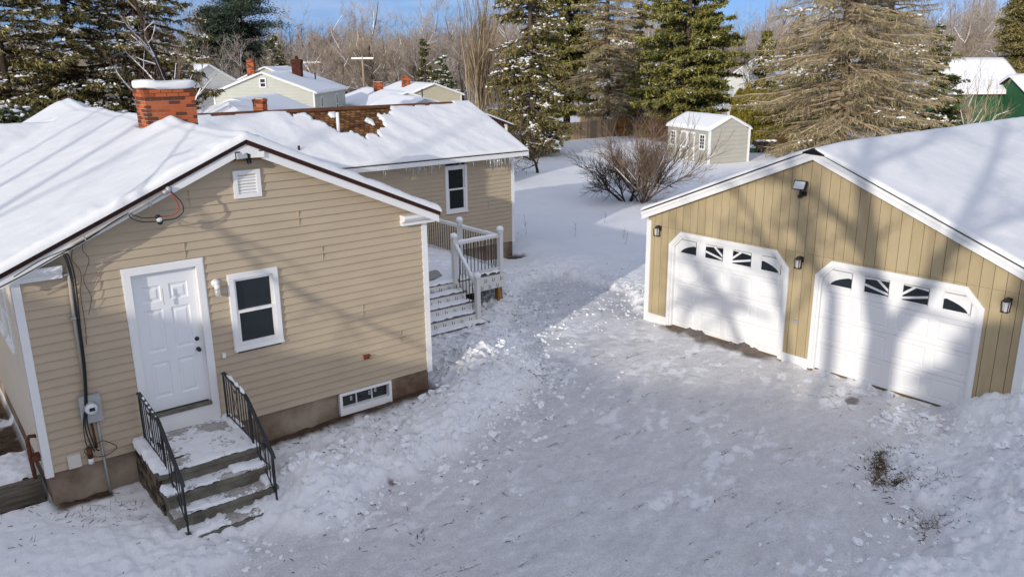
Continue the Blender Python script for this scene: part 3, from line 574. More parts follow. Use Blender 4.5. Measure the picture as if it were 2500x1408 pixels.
# roof snow as one draped sheet over main roof and wings
def roof_snow():
    def lines(lo,hi,st): return np.concatenate([lo+np.array([0,.004,.012,.025,.045]),np.arange(lo+.07,hi-.07,st),hi-np.array([.045,.025,.012,.004,0])])
    xs=np.unique(np.round(np.concatenate([lines(-.22,6.38,.05),np.arange(6.45,14.2,.05),14.38-np.array([.12,.07,.045,.025,.012,.004,0]),np.arange(-6,-.25,.15)]),4))
    ys=np.unique(np.round(np.concatenate([lines(-.29,12.2,.05),7.10+np.array([0,.004,.012,.025,.045])]),4))
    X,Y=np.meshgrid(xs,ys)
    inm=(X>=-.221)&(X<=6.381)&(Y>=-.291); inw=(Y>=7.099)&(X<=14.381)
    zm=RZ-SL*np.abs(X-RX); zw=4.25-SL*np.abs(Y-10.1)
    zm=np.where(inm,zm,-9); zw=np.where(inw,zw,-9)
    k=.12; hdiff=np.clip(.5+.5*(zm-zw)/k,0,1); zz=zw*(1-hdiff)+zm*hdiff+np.where((zm>0)&(zw>0),k*hdiff*(1-hdiff),0)
    dm=np.where(inm,np.minimum.reduce([X+.22,6.38-X,Y+.29]),-1); dw=np.where(inw,np.minimum.reduce([14.38-X,Y-7.10]),-1)
    d=np.maximum(dm,dw)
    T=np.where(zm>zw,.115,.08)+.02*fbm(X,Y,.8,3,3)+.012*fbm(X,Y,4,2,5)
    rk=np.exp(-((X-RX)/.35)**2)*(zm>zw); T=T+rk*(.0+.03*fbm(X*0,Y,1.2,2,9))-.05*rk*(np.abs(X-RX)<.2)*.5
    T=T+.10*np.exp(-(((X-3.05)/.42)**2+((Y-3.2)/.35)**2))+.14*np.exp(-(((X-3.05)/.8)**2+((Y-12.0)/.8)**2))
    T=T+.03*np.exp(-((Y+.1)/.25)**2)*inm*(.5+fbm(X*1,Y*.2,5,3,15))
    # slumped lobes on the wing roof
    ph=(X*2.9+(Y-7.1)*1.1)+.8*fbm(X,Y,.7,2,33); T=T+(zw>zm)*(.007*np.sin(ph*2.1)+.02*fbm(X+.25*(Y-7),Y*.25,1.3,2,34))
    R=.09; t=T*np.sqrt(np.clip(1-(1-np.clip(d/R,0,1))**2,0,1))
    # bare, melted patch of shingles around the vent pipe
    W=(zw>=zm)&(X>6.0)&(Y<10.1)
    s=10.0-Y; fing=fbm(X+s*.12,s*.35,3.4,3,44)
    cut_=W&(X>8.0)&(X<11.6)
    xl=8.35+.35*s; xr=10.35-.25*s
    depth=1.8*np.exp(-(((X-9.85)/np.where(X<9.85,1.25,1.15))**2)*1.1)-.10+.8*fing
    bare=cut_&(s<depth)&(s>0)
    ridge=W&(s<.06+.05*fing)&(X<13.7)
    back=(Y>10.02)&(Y<10.4)&(zw>zm)&(X<13.7)
    isl=(fbm(X,s*.45,3.2,2,46)>.30)&bare&(s>.2)
    t=np.where((bare&~isl)|ridge|back,-.02,t)
    # soften the brim of the patch
    t=np.where(W,t-.0,t)
    hole=(X>2.79)&(X<3.69)&(Y>3.59)&(Y<4.26); t=np.where(hole,-.05,t)
    Z=zz+t
    ok=(d>=-.0005)&(Z>0); n1=len(xs);n2=len(ys); id_=np.arange(n1*n2).reshape(n2,n1)
    okq=ok[:-1,:-1]&ok[1:,:-1]&ok[:-1,1:]&ok[1:,1:]
    q=np.stack([id_[:-1,:-1],id_[:-1,1:],id_[1:,1:],id_[1:,:-1]],-1)[okq]
    used=np.unique(q); mp_=np.full(n1*n2,-1); mp_[used]=np.arange(len(used))
    V=np.stack([X.ravel(),Y.ravel(),Z.ravel()],1)[used]
    m=MB(); m.add(V,mp_[q]); return m
roof_snow().build('roof_snow',M['snow_roof'],house,True)
# icicles along the wing gutter
r=random.Random(8)
for k in range(46):
    x=r.choice([r.uniform(8.3,14.2),r.uniform(9.3,11.2),r.uniform(12.6,14.2)]); l=r.uniform(.05,.2)+(.22*r.random()**2); y=7.04+r.uniform(-.015,.02)
    m=MB(); m.tube([(x,y,2.81),(x+.004,y,2.81-l*.5),(x,y,2.81-l)],[.011,.007,.0015],6); m.build('icicle',M['ice'],house,True)
# lamps and small fittings on the gable wall
fl=MB();fl.f=FW; fl.box(3.08,3.22,.03,.07,4.22,4.36); fl.tube([(3.15,.07,4.27),(3.15,.14,4.26)],.03,10); flo=fl.build('flood_light',M['black'],house)
for sx,ang in ((-1,.35),(1,-.3)):
    m=MB(); c=np.array([3.15+.11*sx,-.2,4.27]); m.box(-.11,.11,-.03,.03,-.055,.055); V_,Q_,T_=m.arrays(); ca,sa=math.cos(ang),math.sin(ang); V_=np.stack([V_[:,0]*ca-V_[:,1]*sa,V_[:,0]*sa+V_[:,1]*ca,V_[:,2]-V_[:,1]*.3],1)
    mm=MB().add(V_+c,Q_); h=mm.build('lamp_head',M['black'],flo)
    m=MB().add((V_*np.array([.85,1,.8])+c+np.array([.01*sx,-.012,-.004])),Q_); m.build('lens',M['lens'],h)
m=MB(); m.tube([(3.16,-.12,4.23),(3.17,-.15,4.14)],.035,8); m.build('sensor',M['black'],flo)
wl=MB();wl.f=FW; wl.cyl((2.53,.0,2.43),.062,.03,18,axis=(0,1,0)); wl.cyl((2.53,.03,2.44),.035,.06,14,axis=(0,1,0)); wl.cyl((2.53,.075,2.345),.042,.07,14); wlo=wl.build('wall_light',M['white'],house,True)
m=MB();m.f=FW; m.tube([(2.53,.075,2.345),(2.53,.075,2.30),(2.53,.075,2.25),(2.53,.075,2.235)],[.038,.043,.035,.012],14); m.build('glass_jar',mat('jar_glass',(.72,.72,.70),.1,.6,trans=.5),wlo,True)
m=MB();m.f=FW; m.box(2.505,2.555,.0,.05,1.265,1.335); m.build('outlet_box',M['white'],house)
m=MB();m.f=FW; m.box(4.86,4.96,.0,.05,.665,.735); m.prism([(4.85,.0,.745),(4.85,.085,.725),(4.85,.085,.718),(4.85,0,.735)],(.12,0,0)); m.build('dryer_vent',mat('terracotta_vent',(.25,.07,.03),.8,.2,var=.3),house)
m=MB();m.f=FW; m.box(.26,.42,.0,.07,.18,.37); m.build('junction_box',mat('cream_box',(.62,.60,.54),.6,.3),house)
# service mast, meter, cables
mt=MB();mt.f=FW; mt.box(.51,.76,.015,.11,.80,1.19); mt.box(.50,.77,.11,.118,.795,1.195); meter=mt.build('electric_meter',M['grey_metal'],house)
m=MB();m.f=FW; m.cyl((.635,.118,1.01),.094,.02,24,axis=(0,1,0)); m.build('meter_collar',M['grey_metal'],meter,True)
m=MB();m.f=FW; m.tube([(.635,.138,1.01),(.635,.17,1.01),(.635,.195,1.01),(.635,.20,1.01)],[.082,.08,.068,.02],24); m.build('meter_dome',mat('meter_glass',(.68,.69,.70),.08,.6),meter,True)
m=MB();m.f=FW; m.box(.60,.67,.2,.206,.99,1.04); m.build('meter_display',M['black'],meter)
m=MB();m.f=FW; m.tube([(.62,.06,1.18),(.62,.06,2.3),(.64,.09,2.9),(.635,.15,3.12),(.66,.24,3.26),(.74,.275,3.34),(.95,.285,3.43),(1.3,.285,3.59),(1.62,.285,3.73),(1.93,.285,3.88)],.024,10); m.build('service_mast',mat('mast_pvc',(.40,.37,.32),.6,.3),house,True)
m=MB();m.f=FW; m.ball((1.97,.285,3.905),.045,3,.1); m.cyl((1.89,.285,3.86),.034,.07,12,axis=(.9,0,.4)); m.build('weatherhead',M['grey_metal'],house,True)
for x,z,nm in ((.62,2.3,0),(.625,2.9,0),(.86,3.31,0),(1.72,3.69,0)):
    m=MB();m.f=FW; m.box(x-.05,x+.05,.03,.10,z-.012,z+.012) if z<3 else m.tube([(x-.04,.02,z-.03),(x,.26,z-.01),(x,.315,z+.06),(x-.02,.29,z+.11)],.008,6); m.build('mast_clamp',M['grey_metal'],house)
def wire(name,pts,r,m_,lab=None,k=6):
    P=np.array(pts,float); n=len(P); t=np.linspace(0,n-1,max(12,n*5)); out=[]
    for s in t:     # Catmull-Rom
        i=min(int(s),n-2); f=s-i; p0=P[max(i-1,0)];p1=P[i];p2=P[i+1];p3=P[min(i+2,n-1)]
        out.append(.5*((2*p1)+(-p0+p2)*f+(2*p0-5*p1+4*p2-p3)*f*f+(-p0+3*p1-3*p2+p3)*f**3))
    mb=MB();mb.f=FW; mb.tube(out,r,k); o=mb.build(name,m_,house,True)
    if lab:o['label']=lab
wire('cable',[(1.97,.29,3.9),(2.05,.31,3.80),(2.12,.31,3.68),(2.11,.3,3.57),(2.0,.29,3.50),(1.84,.28,3.49)],.008,M['black'],'black cable looping from the weatherhead to the clamp')
wire('cable',[(1.97,.3,3.89),(2.01,.32,3.80),(2.06,.32,3.69),(2.05,.31,3.60),(1.96,.3,3.55),(1.82,.29,3.55)],.007,M['red'],'red wire looping from the weatherhead')
wire('cable',[(1.42,.3,3.64),(1.45,.3,3.57),(1.58,.3,3.51),(1.75,.3,3.49)],.007,M['black'])
wire('cable',[(1.42,.3,3.65),(1.5,.3,3.60),(1.6,.3,3.56),(1.75,.3,3.55)],.007,M['black'])
m=MB();m.f=FW; m.ball((1.78,.3,3.55),.036,1); m.ball((1.80,.3,3.48),.04,2); ins=m.build('insulator',M['black'],house,True); m=MB();m.f=FW; m.ball((1.79,.315,3.515),.036,3); m.build('insulator_band',M['white'],ins,True)
wire('cable',[(-.3,.29,2.86),(.1,.3,3.02),(.45,.3,3.18),(.9,.3,3.38),(1.2,.31,3.55),(1.42,.3,3.65)],.009,M['black'])
wire('cable',[(.0,.3,3.02),(.35,.3,3.19),(.75,.31,3.32),(1.1,.3,3.50),(1.4,.3,3.63)],.007,M['black'])
for dx,z1,w_ in ((.0,.55,.012),(.03,.42,.012),(-.02,.5,.008)):
    wire('cable',[(.60+dx,.29,3.22),(.64+dx,.2,3.08),(.67+dx,.1,2.8),(.655+dx*.6,.1,2.2),(.63+dx*.6,.12,1.6),(.58+dx*.6,.13,1.1),(.53+dx,.13,.8),(.55+dx*2,.1,z1),(.6+dx*2,.08,.35)],w_*.8,M['black'])
wire('cable',[(.75,.1,3.28),(.70,.1,3.1),(.78,.1,2.9),(.74,.08,2.6),(.74,.06,2.2),(.72,.05,1.9)],.0045,M['rust'],None,5)
wire('cable',[(.86,.16,3.33),(.84,.12,3.2),(.90,.1,3.05),(.80,.1,2.8),(.86,.08,2.55),(.80,.06,2.3)],.004,M['black'],None,5)
wire('cable',[(.60,.1,.42),(.70,.13,.50),(.82,.12,.42),(.88,.09,.32),(.72,.09,.25),(.55,.1,.3),(.47,.1,.4),(.56,.11,.48)],.006,M['black'],None,5)
m=MB();m.f=FW; m.tube([(.70,.05,.82),(.70,.05,.5),(.71,.05,.1),(.72,.05,-.45)],.018,10); m.build('conduit',M['grey_metal'],house,True)
m=MB();m.f=FW; m.tube([(.62,.05,.82),(.63,.05,.62),(.64,.04,.38)],.016,10); m.tube([(.54,.06,.42),(.54,.06,.26)],.035,12); m.build('rusty_pipe',M['rust'],house,True)
m=MB();m.f=FW; m.cyl((.54,.06,.18),.037,.08,12); m.build('pipe_collar',M['white'],house,True)
m=MB(); m.tube([(-.02,.35,.62),(-.10,.34,.64),(-.13,.33,.58),(-.13,.32,.3),(-.12,.3,.02)],.028,10); m.box(-.12,.0,.25,.4,.28,.36); m.build('oil_pipe',M['rust'],house,True)
# ---------------------------------------------------------------- front steps with iron railings
stp=empty('front_steps',(1.82,-.9,-.45),0,'concrete front steps with black iron railings below the white door','steps'); OFF['front_steps']=(1.82,-.9,-.45)
SX0,SX1=1.13,2.52; TR=[(0,-1.27,.29),(-1.27,-1.50,.075),(-1.50,-1.73,-.14),(-1.73,-1.97,-.345)]
for i,(ya,yb,zt) in enumerate(TR):
    m=MB(); m.box(SX0-.02+(.12 if i==3 else 0),SX1+.02,yb-.03,ya if i==0 else ya+.02,zt-.055,zt); 
    m.box(SX0+.03+(.12 if i==3 else 0),SX1-.03,yb,ya-.001 if i else ya-.05,-.8,zt-.055); m.build('step',M['concrete'],stp)
r=random.Random(3)
for s0 in (SX0,SX1-.05):
    m=MB(); z=-.6
    while z<.22:
        y=-1.24
        while y<-.02:
            l=r.uniform(.12,.28); h_=.085; m.box(s0+r.uniform(-.012,.0),s0+.05+r.uniform(0,.01),y,min(y+l-.012,-.01),z,min(z+h_-.01,.232)); y+=l
        z+=.088
    m.build('side_stones',M['stone'],stp)
# snow and trodden ice on each tread
def slab_snow(x0,x1,y0,y1,z,T,seed,wear=None,st=.03):
    xs=np.unique(np.concatenate([[x0,x0+.008,x0+.025],np.arange(x0+.04,x1-.03,st),[x1-.025,x1-.008,x1]])); ys=np.unique(np.concatenate([[y0,y0+.008,y0+.025],np.arange(y0+.04,y1-.03,st),[y1-.02,y1]]))
    X,Y=np.meshgrid(xs,ys); d=np.minimum.reduce([X-x0,x1-X,Y-y0,y1-Y+.05]); d=d+.02*fbm(X,Y,9,2,seed)
    t=T*np.sqrt(np.clip(1-(1-np.clip(d/.05,0,1))**2,0,1)); t=t*(1+.5*fbm(X,Y,6,3,seed+1))
    if wear: t=t*wear(X,Y)
    Z=z-.004+t; id_=np.arange(X.size).reshape(X.shape); q=np.stack([id_[:-1,:-1],id_[:-1,1:],id_[1:,1:],id_[1:,:-1]],-1).reshape(-1,4)
    return np.stack([X.ravel(),Y.ravel(),Z.ravel()],1),q
def tread_mat():
    m=mat('trodden_snow',(.80,.81,.83),.6,.3); n=m.node_tree; b=n.nodes['Principled BSDF']; tc=n.nodes.new('ShaderNodeTexCoord')
    z=n.nodes.new('ShaderNodeTexNoise'); z.inputs['Scale'].default_value=13; z.inputs['Detail'].default_value=6; z.inputs['Roughness'].default_value=.75
    z2=n.nodes.new('ShaderNodeTexNoise'); z2.inputs['Scale'].default_value=1.9; z2.inputs['Detail'].default_value=3
    ad=n.nodes.new('ShaderNodeMath'); ad.operation='MULTIPLY_ADD'; ad.inputs[1].default_value=1.1; n.links.new(z2.outputs['Fac'],ad.inputs[0]); n.links.new(z.outputs['Fac'],ad.inputs[2])
    r=n.nodes.new('ShaderNodeValToRGB'); e=r.color_ramp.elements; e[0].position=.98; e[0].color=(.80,.81,.83,1); e[1].position=1.22; e[1].color=(.12,.10,.075,1); x=e.new(1.09); x.color=(.42,.40,.37,1)
    mm=n.nodes.new('ShaderNodeMath'); mm.operation='MULTIPLY'; mm.inputs[1].default_value=1.0
    n.links.new(tc.outputs['Object'],z.inputs['Vector']); n.links.new(tc.outputs['Object'],z2.inputs['Vector']); n.links.new(ad.outputs[0],mm.inputs[0])
    sb=n.nodes.new('ShaderNodeMath'); sb.operation='SUBTRACT'; sb.inputs[1].default_value=0.0; n.links.new(mm.outputs[0],sb.inputs[0])
    mr=n.nodes.new('ShaderNodeMapRange'); mr.inputs['From Min'].default_value=.9; mr.inputs['From Max'].default_value=1.35; n.links.new(sb.outputs[0],mr.inputs['Value'])
    e[0].position=.28; e[1].position=.56; x.position=.38
    n.links.new(mr.outputs[0],r.inputs[0]); n.links.new(r.outputs[0],b.inputs['Base Color'])
    bp=n.nodes.new('ShaderNodeBump'); bp.inputs['Strength'].default_value=.6; bp.inputs['Distance'].default_value=.015; n.links.new(z.outputs['Fac'],bp.inputs['Height']); n.links.new(bp.outputs[0],b.inputs['Normal']); return m
M['tread']=tread_mat()
for i,(ya,yb,zt) in enumerate(TR):
    x0=SX0+(.16 if i==3 else .0); V_,Q_=slab_snow(x0,SX1-.01,yb-.01,ya-.002,zt,.035,20+i,None); m=MB(); m.add(V_,Q_); m.build('trodden_snow',M['tread'],stp,True)
for x0,x1,y0,y1,z,T,sd_ in ((SX0-.04,SX0+.19,-1.22,-.03,.29,.085,31),(SX1-.14,SX1+.03,-.55,-.01,.29,.08,32),(SX0-.02,SX0+.22,-1.5,-1.25,.075,.07,33),(SX1-.16,SX1+.02,-1.72,-1.5,-.14,.1,34),(SX0+.1,SX0+.5,-1.72,-1.52,-.14,.05,35),(2.0,SX1-.03,-1.49,-1.29,.075,.07,36),(1.3,1.7,-1.98,-1.75,-.345,.06,37)):
    V_,Q_=slab_snow(x0,x1,y0,y1,z,T,sd_); m=MB(); m.add(V_,Q_); m.build('snow_pile',M['snow'],stp,True)
def railing(x,flip):
    zt=1.06; m=MB(); pts=[(x,-.12,zt-.005),(x,-.16,zt+.02),(x,-1.02,zt-.06),(x,-1.12,zt-.10),(x,-1.86,.44),(x,-1.93,.37)]
    if True:
        P=np.array(pts,float)
        for a,b in zip(P[:-1],P[1:]): m.bar(a,b,.05,.022)
    h=m.build('handrail',M['black'],stp)
    m=MB()
    def ztop(y): return np.interp(-y,[.12,1.02,1.12,1.86,1.93],[zt,zt-.06,zt-.10,.44,.37])
    def zbot(y): return np.interp(-y,[.12,1.1,1.93],[.40,.36,-.24])
    ys=[-.14,-1.16,-1.88]
    for y in ys: m=MB(); m.box(x-.012,x+.012,y-.012,y+.012,(.27 if y>-1.2 else -.40)+(0 if y<-1.5 else 0),ztop(y)); m.build('post',M['black'],stp)
    m=MB(); Y=np.linspace(-.14,-1.88,22); P=[(x,y,zbot(y)) for y in Y]
    for a,b in zip(P[:-1],P[1:]): m.bar(a,b,.012,.02)
    m.build('bottom_rail',M['black'],stp)
    for y in np.arange(-.25,-1.86,-.105):
        if abs(y+.56)<.1 or abs(y+1.5)<.08: continue
        m=MB(); m.box(x-.006,x+.006,y-.006,y+.006,zbot(y),ztop(y)-.005); m.build('baluster',M['black'],stp)
    def scroll(yc,n_=1):
        zc0,zc1=zbot(yc)+.03,ztop(yc)-.03; m=MB()
        for s in (-1,1):
            t=np.linspace(0,1,16)
            m.tube(np.stack([np.full(16,x),yc+s*(.02+.07*np.abs(np.cos(t*np.pi))),zc0+.09+(zc1-zc0-.18)*t],1),.006,5)
            for zc,sg in ((zc1-.10,1),(zc0+.10,-1)):
                th=np.linspace(0,4.6,18); rr=.045*(1-th/6.5)
                m.tube(np.stack([np.full(18,x),yc+s*(.045+rr*np.cos(th)),zc+sg*rr*np.sin(th)],1),.006,5)
        m.build('scroll',M['black'],stp)
    scroll(-.56); scroll(-1.5)
railing(SX0+.12,0); railing(SX1-.07,1)
for k,(a,b) in enumerate(((-.32,-.62),(-.62,-.78),(-.85,-1.0))): m=MB(); m.tube([(SX1-.07,a,1.085),(SX1-.07,(a+b)/2,1.095-.03*k),(SX1-.07,b,1.075-.03*k)],[.012,.028,.01],8); m.build('rail_snow',M['snow'],stp,True)
for k in range(5): y=-.35-.15*k; m=MB(); m.tube([(SX0+.12,y,1.07-.015*k),(SX0+.12,y-.04,1.08-.02*k),(SX0+.12,y-.09,1.065-.02*k)],[.008,.018,.008],7); m.build('rail_snow',M['snow'],stp,True)
# frozen mat on the landing
m=MB(); m.box(1.36,1.40,-.95,-.30,.29,.325); m.box(1.36,1.72,-.97,-.93,.29,.325); o=m.build('door_mat',M['debris'],None); tag(o,'dark edge of a door mat frozen under the snow on the landing','door mat')
# ---------------------------------------------------------------- deck with stairs
DZ=.55; AX,CX=9.13,10.52; DYf=3.50; 
deck=empty('deck',(8.6,5.2,-.45),0,'snowy white deck with round capped posts behind the corner of the house','deck'); OFF['deck']=(8.6,5.2,-.45)
m=MB(); m.box(6.25,10.58,DYf,7.44,DZ-.06,DZ); m.build('floor',M['composite'],deck)
V_,Q_=slab_snow(6.3,10.62,DYf-.02,7.43,DZ,.06,51,lambda X,Y:.35+1.1*sstep(.0,.9,np.abs(X-8.3))*1.0); m=MB(); m.add(V_,Q_); m.build('floor_snow',M['snow'],deck,True)
def slotted(m2,x0,x1,y,z0,z1,seed,rows=1):
    m=MB(); m.box(x0,x1,y-.02,y,z0,z1); o=m.build('skirt_board',M['deckwhite'],deck)
    s=MB(); k=0
    for rr in range(rows):
        x=x0+.08+(.12 if rr%2 else 0); zt=z1-.05-rr*.16
        while x<x1-.06:
            s.box(x,x+.013,y-.023,y-.0205,zt-.10,zt); s.box(x+.05,x+.063,y-.023,y-.0205,zt-.09,zt-.02); s.box(x+.02,x+.05,y-.023,y-.0205,zt-.10,zt-.09); x+=.235
    s.build('slots',M['black'],o)
slotted(None,AX+.06,10.62,DYf-.03,DZ-.36,DZ-.03,1,2)
m=MB(); m.box(10.60,10.62,DYf-.04,7.4,DZ-.36,DZ-.03); m.build('skirt_board',M['deckwhite'],deck)
NS=5; ydz=[(DYf-.0,DZ)]
for i in range(NS):
    zt=DZ-.185*(i+1); y0=DYf-.03-.27*(i+1)
    if zt<-.25: break
    m=MB(); m.box(7.2,AX+.12+.02*i,y0-.02,y0+.27,zt-.03,zt); m.build('tread',M['composite'],deck)
    slotted(None,7.2,AX+.11+.02*i,y0,zt-.185,zt-.03,2)
    V_,Q_=slab_snow(7.22,AX+.08+.02*i,y0+.01,y0+.25,zt,.035,60+i); m=MB(); m.add(V_,Q_); m.build('tread_snow',M['snow'],deck,True)
slotted(None,7.2,AX+.1,DYf+.0,DZ-.185,DZ-.03,3)
def post(x,y,z0,h,nm='post',s=.052,lab=None):
    m=MB(); m.box(x-s,x+s,y-s,y+s,z0,z0+h); m.box(x-s-.015,x+s+.015,y-s-.015,y+s+.015,z0+h,z0+h+.02); p=m.build(nm,M['deckwhite'],deck)
    if lab:p['label']=lab
    m=MB(); m.ball((x,y,z0+h+.07),.088,int(x*10+y*7),.06,2,(1,1,.85)); m.build('snow_ball',M['snow'],p,True)
PA=(AX,DYf-.03);PB=(AX+.03,2.62);PC=(CX,DYf+.03);PD=(CX,5.25);PE=(CX,7.0)
post(*PA,DZ-.05,1.08); post(*PB,-.28,1.08); post(*PC,DZ-.3,1.30); post(*PD,DZ,.98); post(*PE,DZ,.98); post(7.7,2.62,-.28,1.08); post(6.6,DYf,DZ,1.0)
def rail(p,q_,z0,z1,zb0,zb1,dens=.105,post_gap=.06):
    p=np.array(p,float);q_=np.array(q_,float); d=(q_-p)/np.linalg.norm(q_-p); a=p+d*post_gap;b=q_-d*post_gap
    m=MB(); m.bar((*a,z0),(*b,z1),.06,.05); m.build('top_rail',M['deckwhite'],deck); m=MB(); m.bar((*a,zb0),(*b,zb1),.045,.045); m.build('bottom_rail',M['deckwhite'],deck)
    n=int(np.linalg.norm(b-a)/dens)
    for i in range(1,n):
        t=i/n; c=a+(b-a)*t; m=MB(); m.cyl((*c,zb0+(zb1-zb0)*t),.010,(z0+(z1-z0)*t)-(zb0+(zb1-zb0)*t),6); m.build('baluster',M['black'],deck)
    t=np.linspace(0,1,14); rs_=np.random.RandomState(int(abs(p[0]*7+p[1]*3))); rad=.036*(.75+.5*rs_.rand(14)); rad[[0,-1]]=.02
    m=MB(); m.tube([(*(a+(b-a)*s),z0+(z1-z0)*s+.045) for s in t],rad,8); m.build('rail_snow',M['snow'],deck,True)
rail(PA,PC,DZ+.90,DZ+.90,DZ+.12,DZ+.12); rail(PC,PD,DZ+.86,DZ+.86,DZ+.12,DZ+.12); rail(PD,PE,DZ+.86,DZ+.86,DZ+.12,DZ+.12); rail(PA,PB,DZ+.88,.62,DZ-.02,-.16,.115)
m=MB(); m.box(10.40,10.53,DYf-.015,DYf+.12,-.5,DZ-.06); m.build('support_post',M['wood_post'],deck)
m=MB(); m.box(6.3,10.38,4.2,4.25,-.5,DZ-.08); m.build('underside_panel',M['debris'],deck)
# snow shovel lying on the deck
sv=empty('snow_shovel',(8.55,4.0,DZ+.05),0,'grey snow shovel lying on the deck at the top of the stairs','snow shovel'); OFF['snow_shovel']=(8.55,4.0,DZ+.05)
m=MB(); t=np.linspace(0,1,9); a=[(8.62+.0,3.80+.36*s,DZ+.06+.10*math.sin(s*2.2)) for s in t]; b=[(9.05,3.86+.36*s,DZ+.06+.10*math.sin(s*2.2)) for s in t]
for i in range(8): m.quad(a[i],b[i],b[i+1],a[i+1]); m.quad(tuple(np.array(a[i])+[0,0,.01]),tuple(np.array(b[i])+[0,0,.01]),tuple(np.array(b[i+1])+[0,0,.01]),tuple(np.array(a[i+1])+[0,0,.01]))
m.build('blade',mat('shovel_plastic',(.30,.28,.25),.6,.3),sv)
m=MB(); m.tube([(8.66,4.0,DZ+.12),(8.2,3.85,DZ+.13),(7.5,3.7,DZ+.12)],.015,8); m.build('handle',M['grey_metal'],sv,True)
# ---------------------------------------------------------------- planter edge left of the house
pl=empty('planter_edge',(-.5,1.5,-.5),0,'weathered timber planter edge with snow on top beside the left house corner','planter'); OFF['planter_edge']=(-.5,1.5,-.5)
m=MB(); m.box(-1.15,-.02,.62,.70,-.52,-.16); m.box(-1.15,-.02,.60,.72,-.17,-.12); m.box(-.75,-.70,.60,.62,-.52,-.17); m.build('timber',M['old_wood'],pl)
V_,Q_=slab_snow(-1.15,-.05,.66,1.5,-.14,.12,71); m=MB(); m.add(V_,Q_); m.build('planter_snow',M['snow'],pl,True)
# ---------------------------------------------------------------- detached garage
GD=.0221; gar=empty('garage',(12.789,0,-.43),-math.pi/2+GD+0,'tan detached two car garage with white chamfered doors and snowy roof','garage')
# local frame: x runs along the door wall (to the right), y runs back into the garage
gar.rotation_euler=(0,0,-math.pi/2+GD); OFF['garage']=(0,0,-.43)
GL,GR,GP=-.78,7.25,3.30; GRZ=3.88; GS=.412; GLEN=10.6
gf=lambda v:np.stack([v[:,0],-v[:,1],v[:,2]],1)
dA=(-.132,2.93); dB=(3.50,6.56); DT=1.82; DM=1.50
def opening(a,b,z=DT-.06): return (a+.06,b-.06,-.6,z)
m=MB();m.f=gf; r=random.Random(5)
def gtop(x): return GRZ-.10-GS*abs(x-GP)
x=GL
while x<GR-.01:
    xb=min(x+.2,GR); e=.0045
    for z0,z1 in ((-.26,1.86),(1.864,9)):
        segs_=[(x+e,xb-e,None)]
        if z0<1:
            ks=sorted({x+e,xb-e,*[k_ for a,b in (dA,dB) for k_ in (a+.05,a+.31,b-.31,b-.05) if x+e<k_<xb-e]}); segs_=[(k0,k1,next(((a,b) for a,b in (dA,dB) if a+.05<=(k0+k1)/2<=b-.05),None)) for k0,k1 in zip(ks[:-1],ks[1:])]
        for A,B,op in segs_:
            ta,tb=min(gtop(A),z1),min(gtop(B),z1); pa=pb=p=z0; q_=z1
            if op: pa,pb=[DT-.04-max(0,(op[0]+.31-k_),(k_-op[1]+.31))*(DT-DM)/.31 for k_ in (A,B)]
            if ta<=p: continue
            pts=[(A,.012,pa),(B,.012,pb),(B,.012,tb),(A,.012,ta)]
            if A<GP<B and q_>3: pts=[(A,.012,p),(B,.012,p),(B,.012,tb),(GP,.012,gtop(GP)),(A,.012,ta)]
            m.prism(pts,(0,-.012,0))
    x=xb
m.build('front_wall',M['t111'],gar)
m=MB();m.f=gf
m.prism([(GL,-.002,1.75),(GR,-.002,1.75),(GR,-.002,gtop(GR)-.0),(GP,-.002,gtop(GP)),(GL,-.002,gtop(GL))],(0,-.02,0)); m.box(GL,dA[0]+.1,-.02,-.002,-.6,1.75); m.box(dA[1]-.1,dB[0]+.1,-.02,-.002,-.6,1.75); m.box(dB[1]-.1,GR,-.02,-.002,-.6,1.75)
for a,b in (dA,dB):
    for k0,k1 in ((a,a+.31),(b,b-.31)): m.prism([(k0,-.003,DM-.05),(k1,-.003,DT-.05),(k0,-.003,DT-.05)],(0,-.02,0))
m.build('sheathing',M['groove'],gar)
m=MB();m.f=gf; m.box(GR-.02,GR,-GLEN,-.03,-.6,gtop(GR)); m.box(GL,GL+.02,-GLEN,-.03,-.6,gtop(GL)); m.build('side_wall',M['t111'],gar)
for a,b in ((GL-.03,GL+.10),(GR-.11,GR+.03)):
    m=MB();m.f=gf; m.box(a,b,-.02,.03,-.6,1.96); m.build('corner_board',M['white'],gar)
m=MB();m.f=gf; m.box(GR,GR+.03,-.14,-.02,-.6,1.96); m.build('corner_board',M['white'],gar)
for a,b in ((GL+.10,dA[0]),(dA[1],dB[0]),(dB[1],GR-.11)):
    m=MB();m.f=gf; m.box(a,b,0,.025,-.5,-.26); m.build('skirt_board',M['white'],gar)
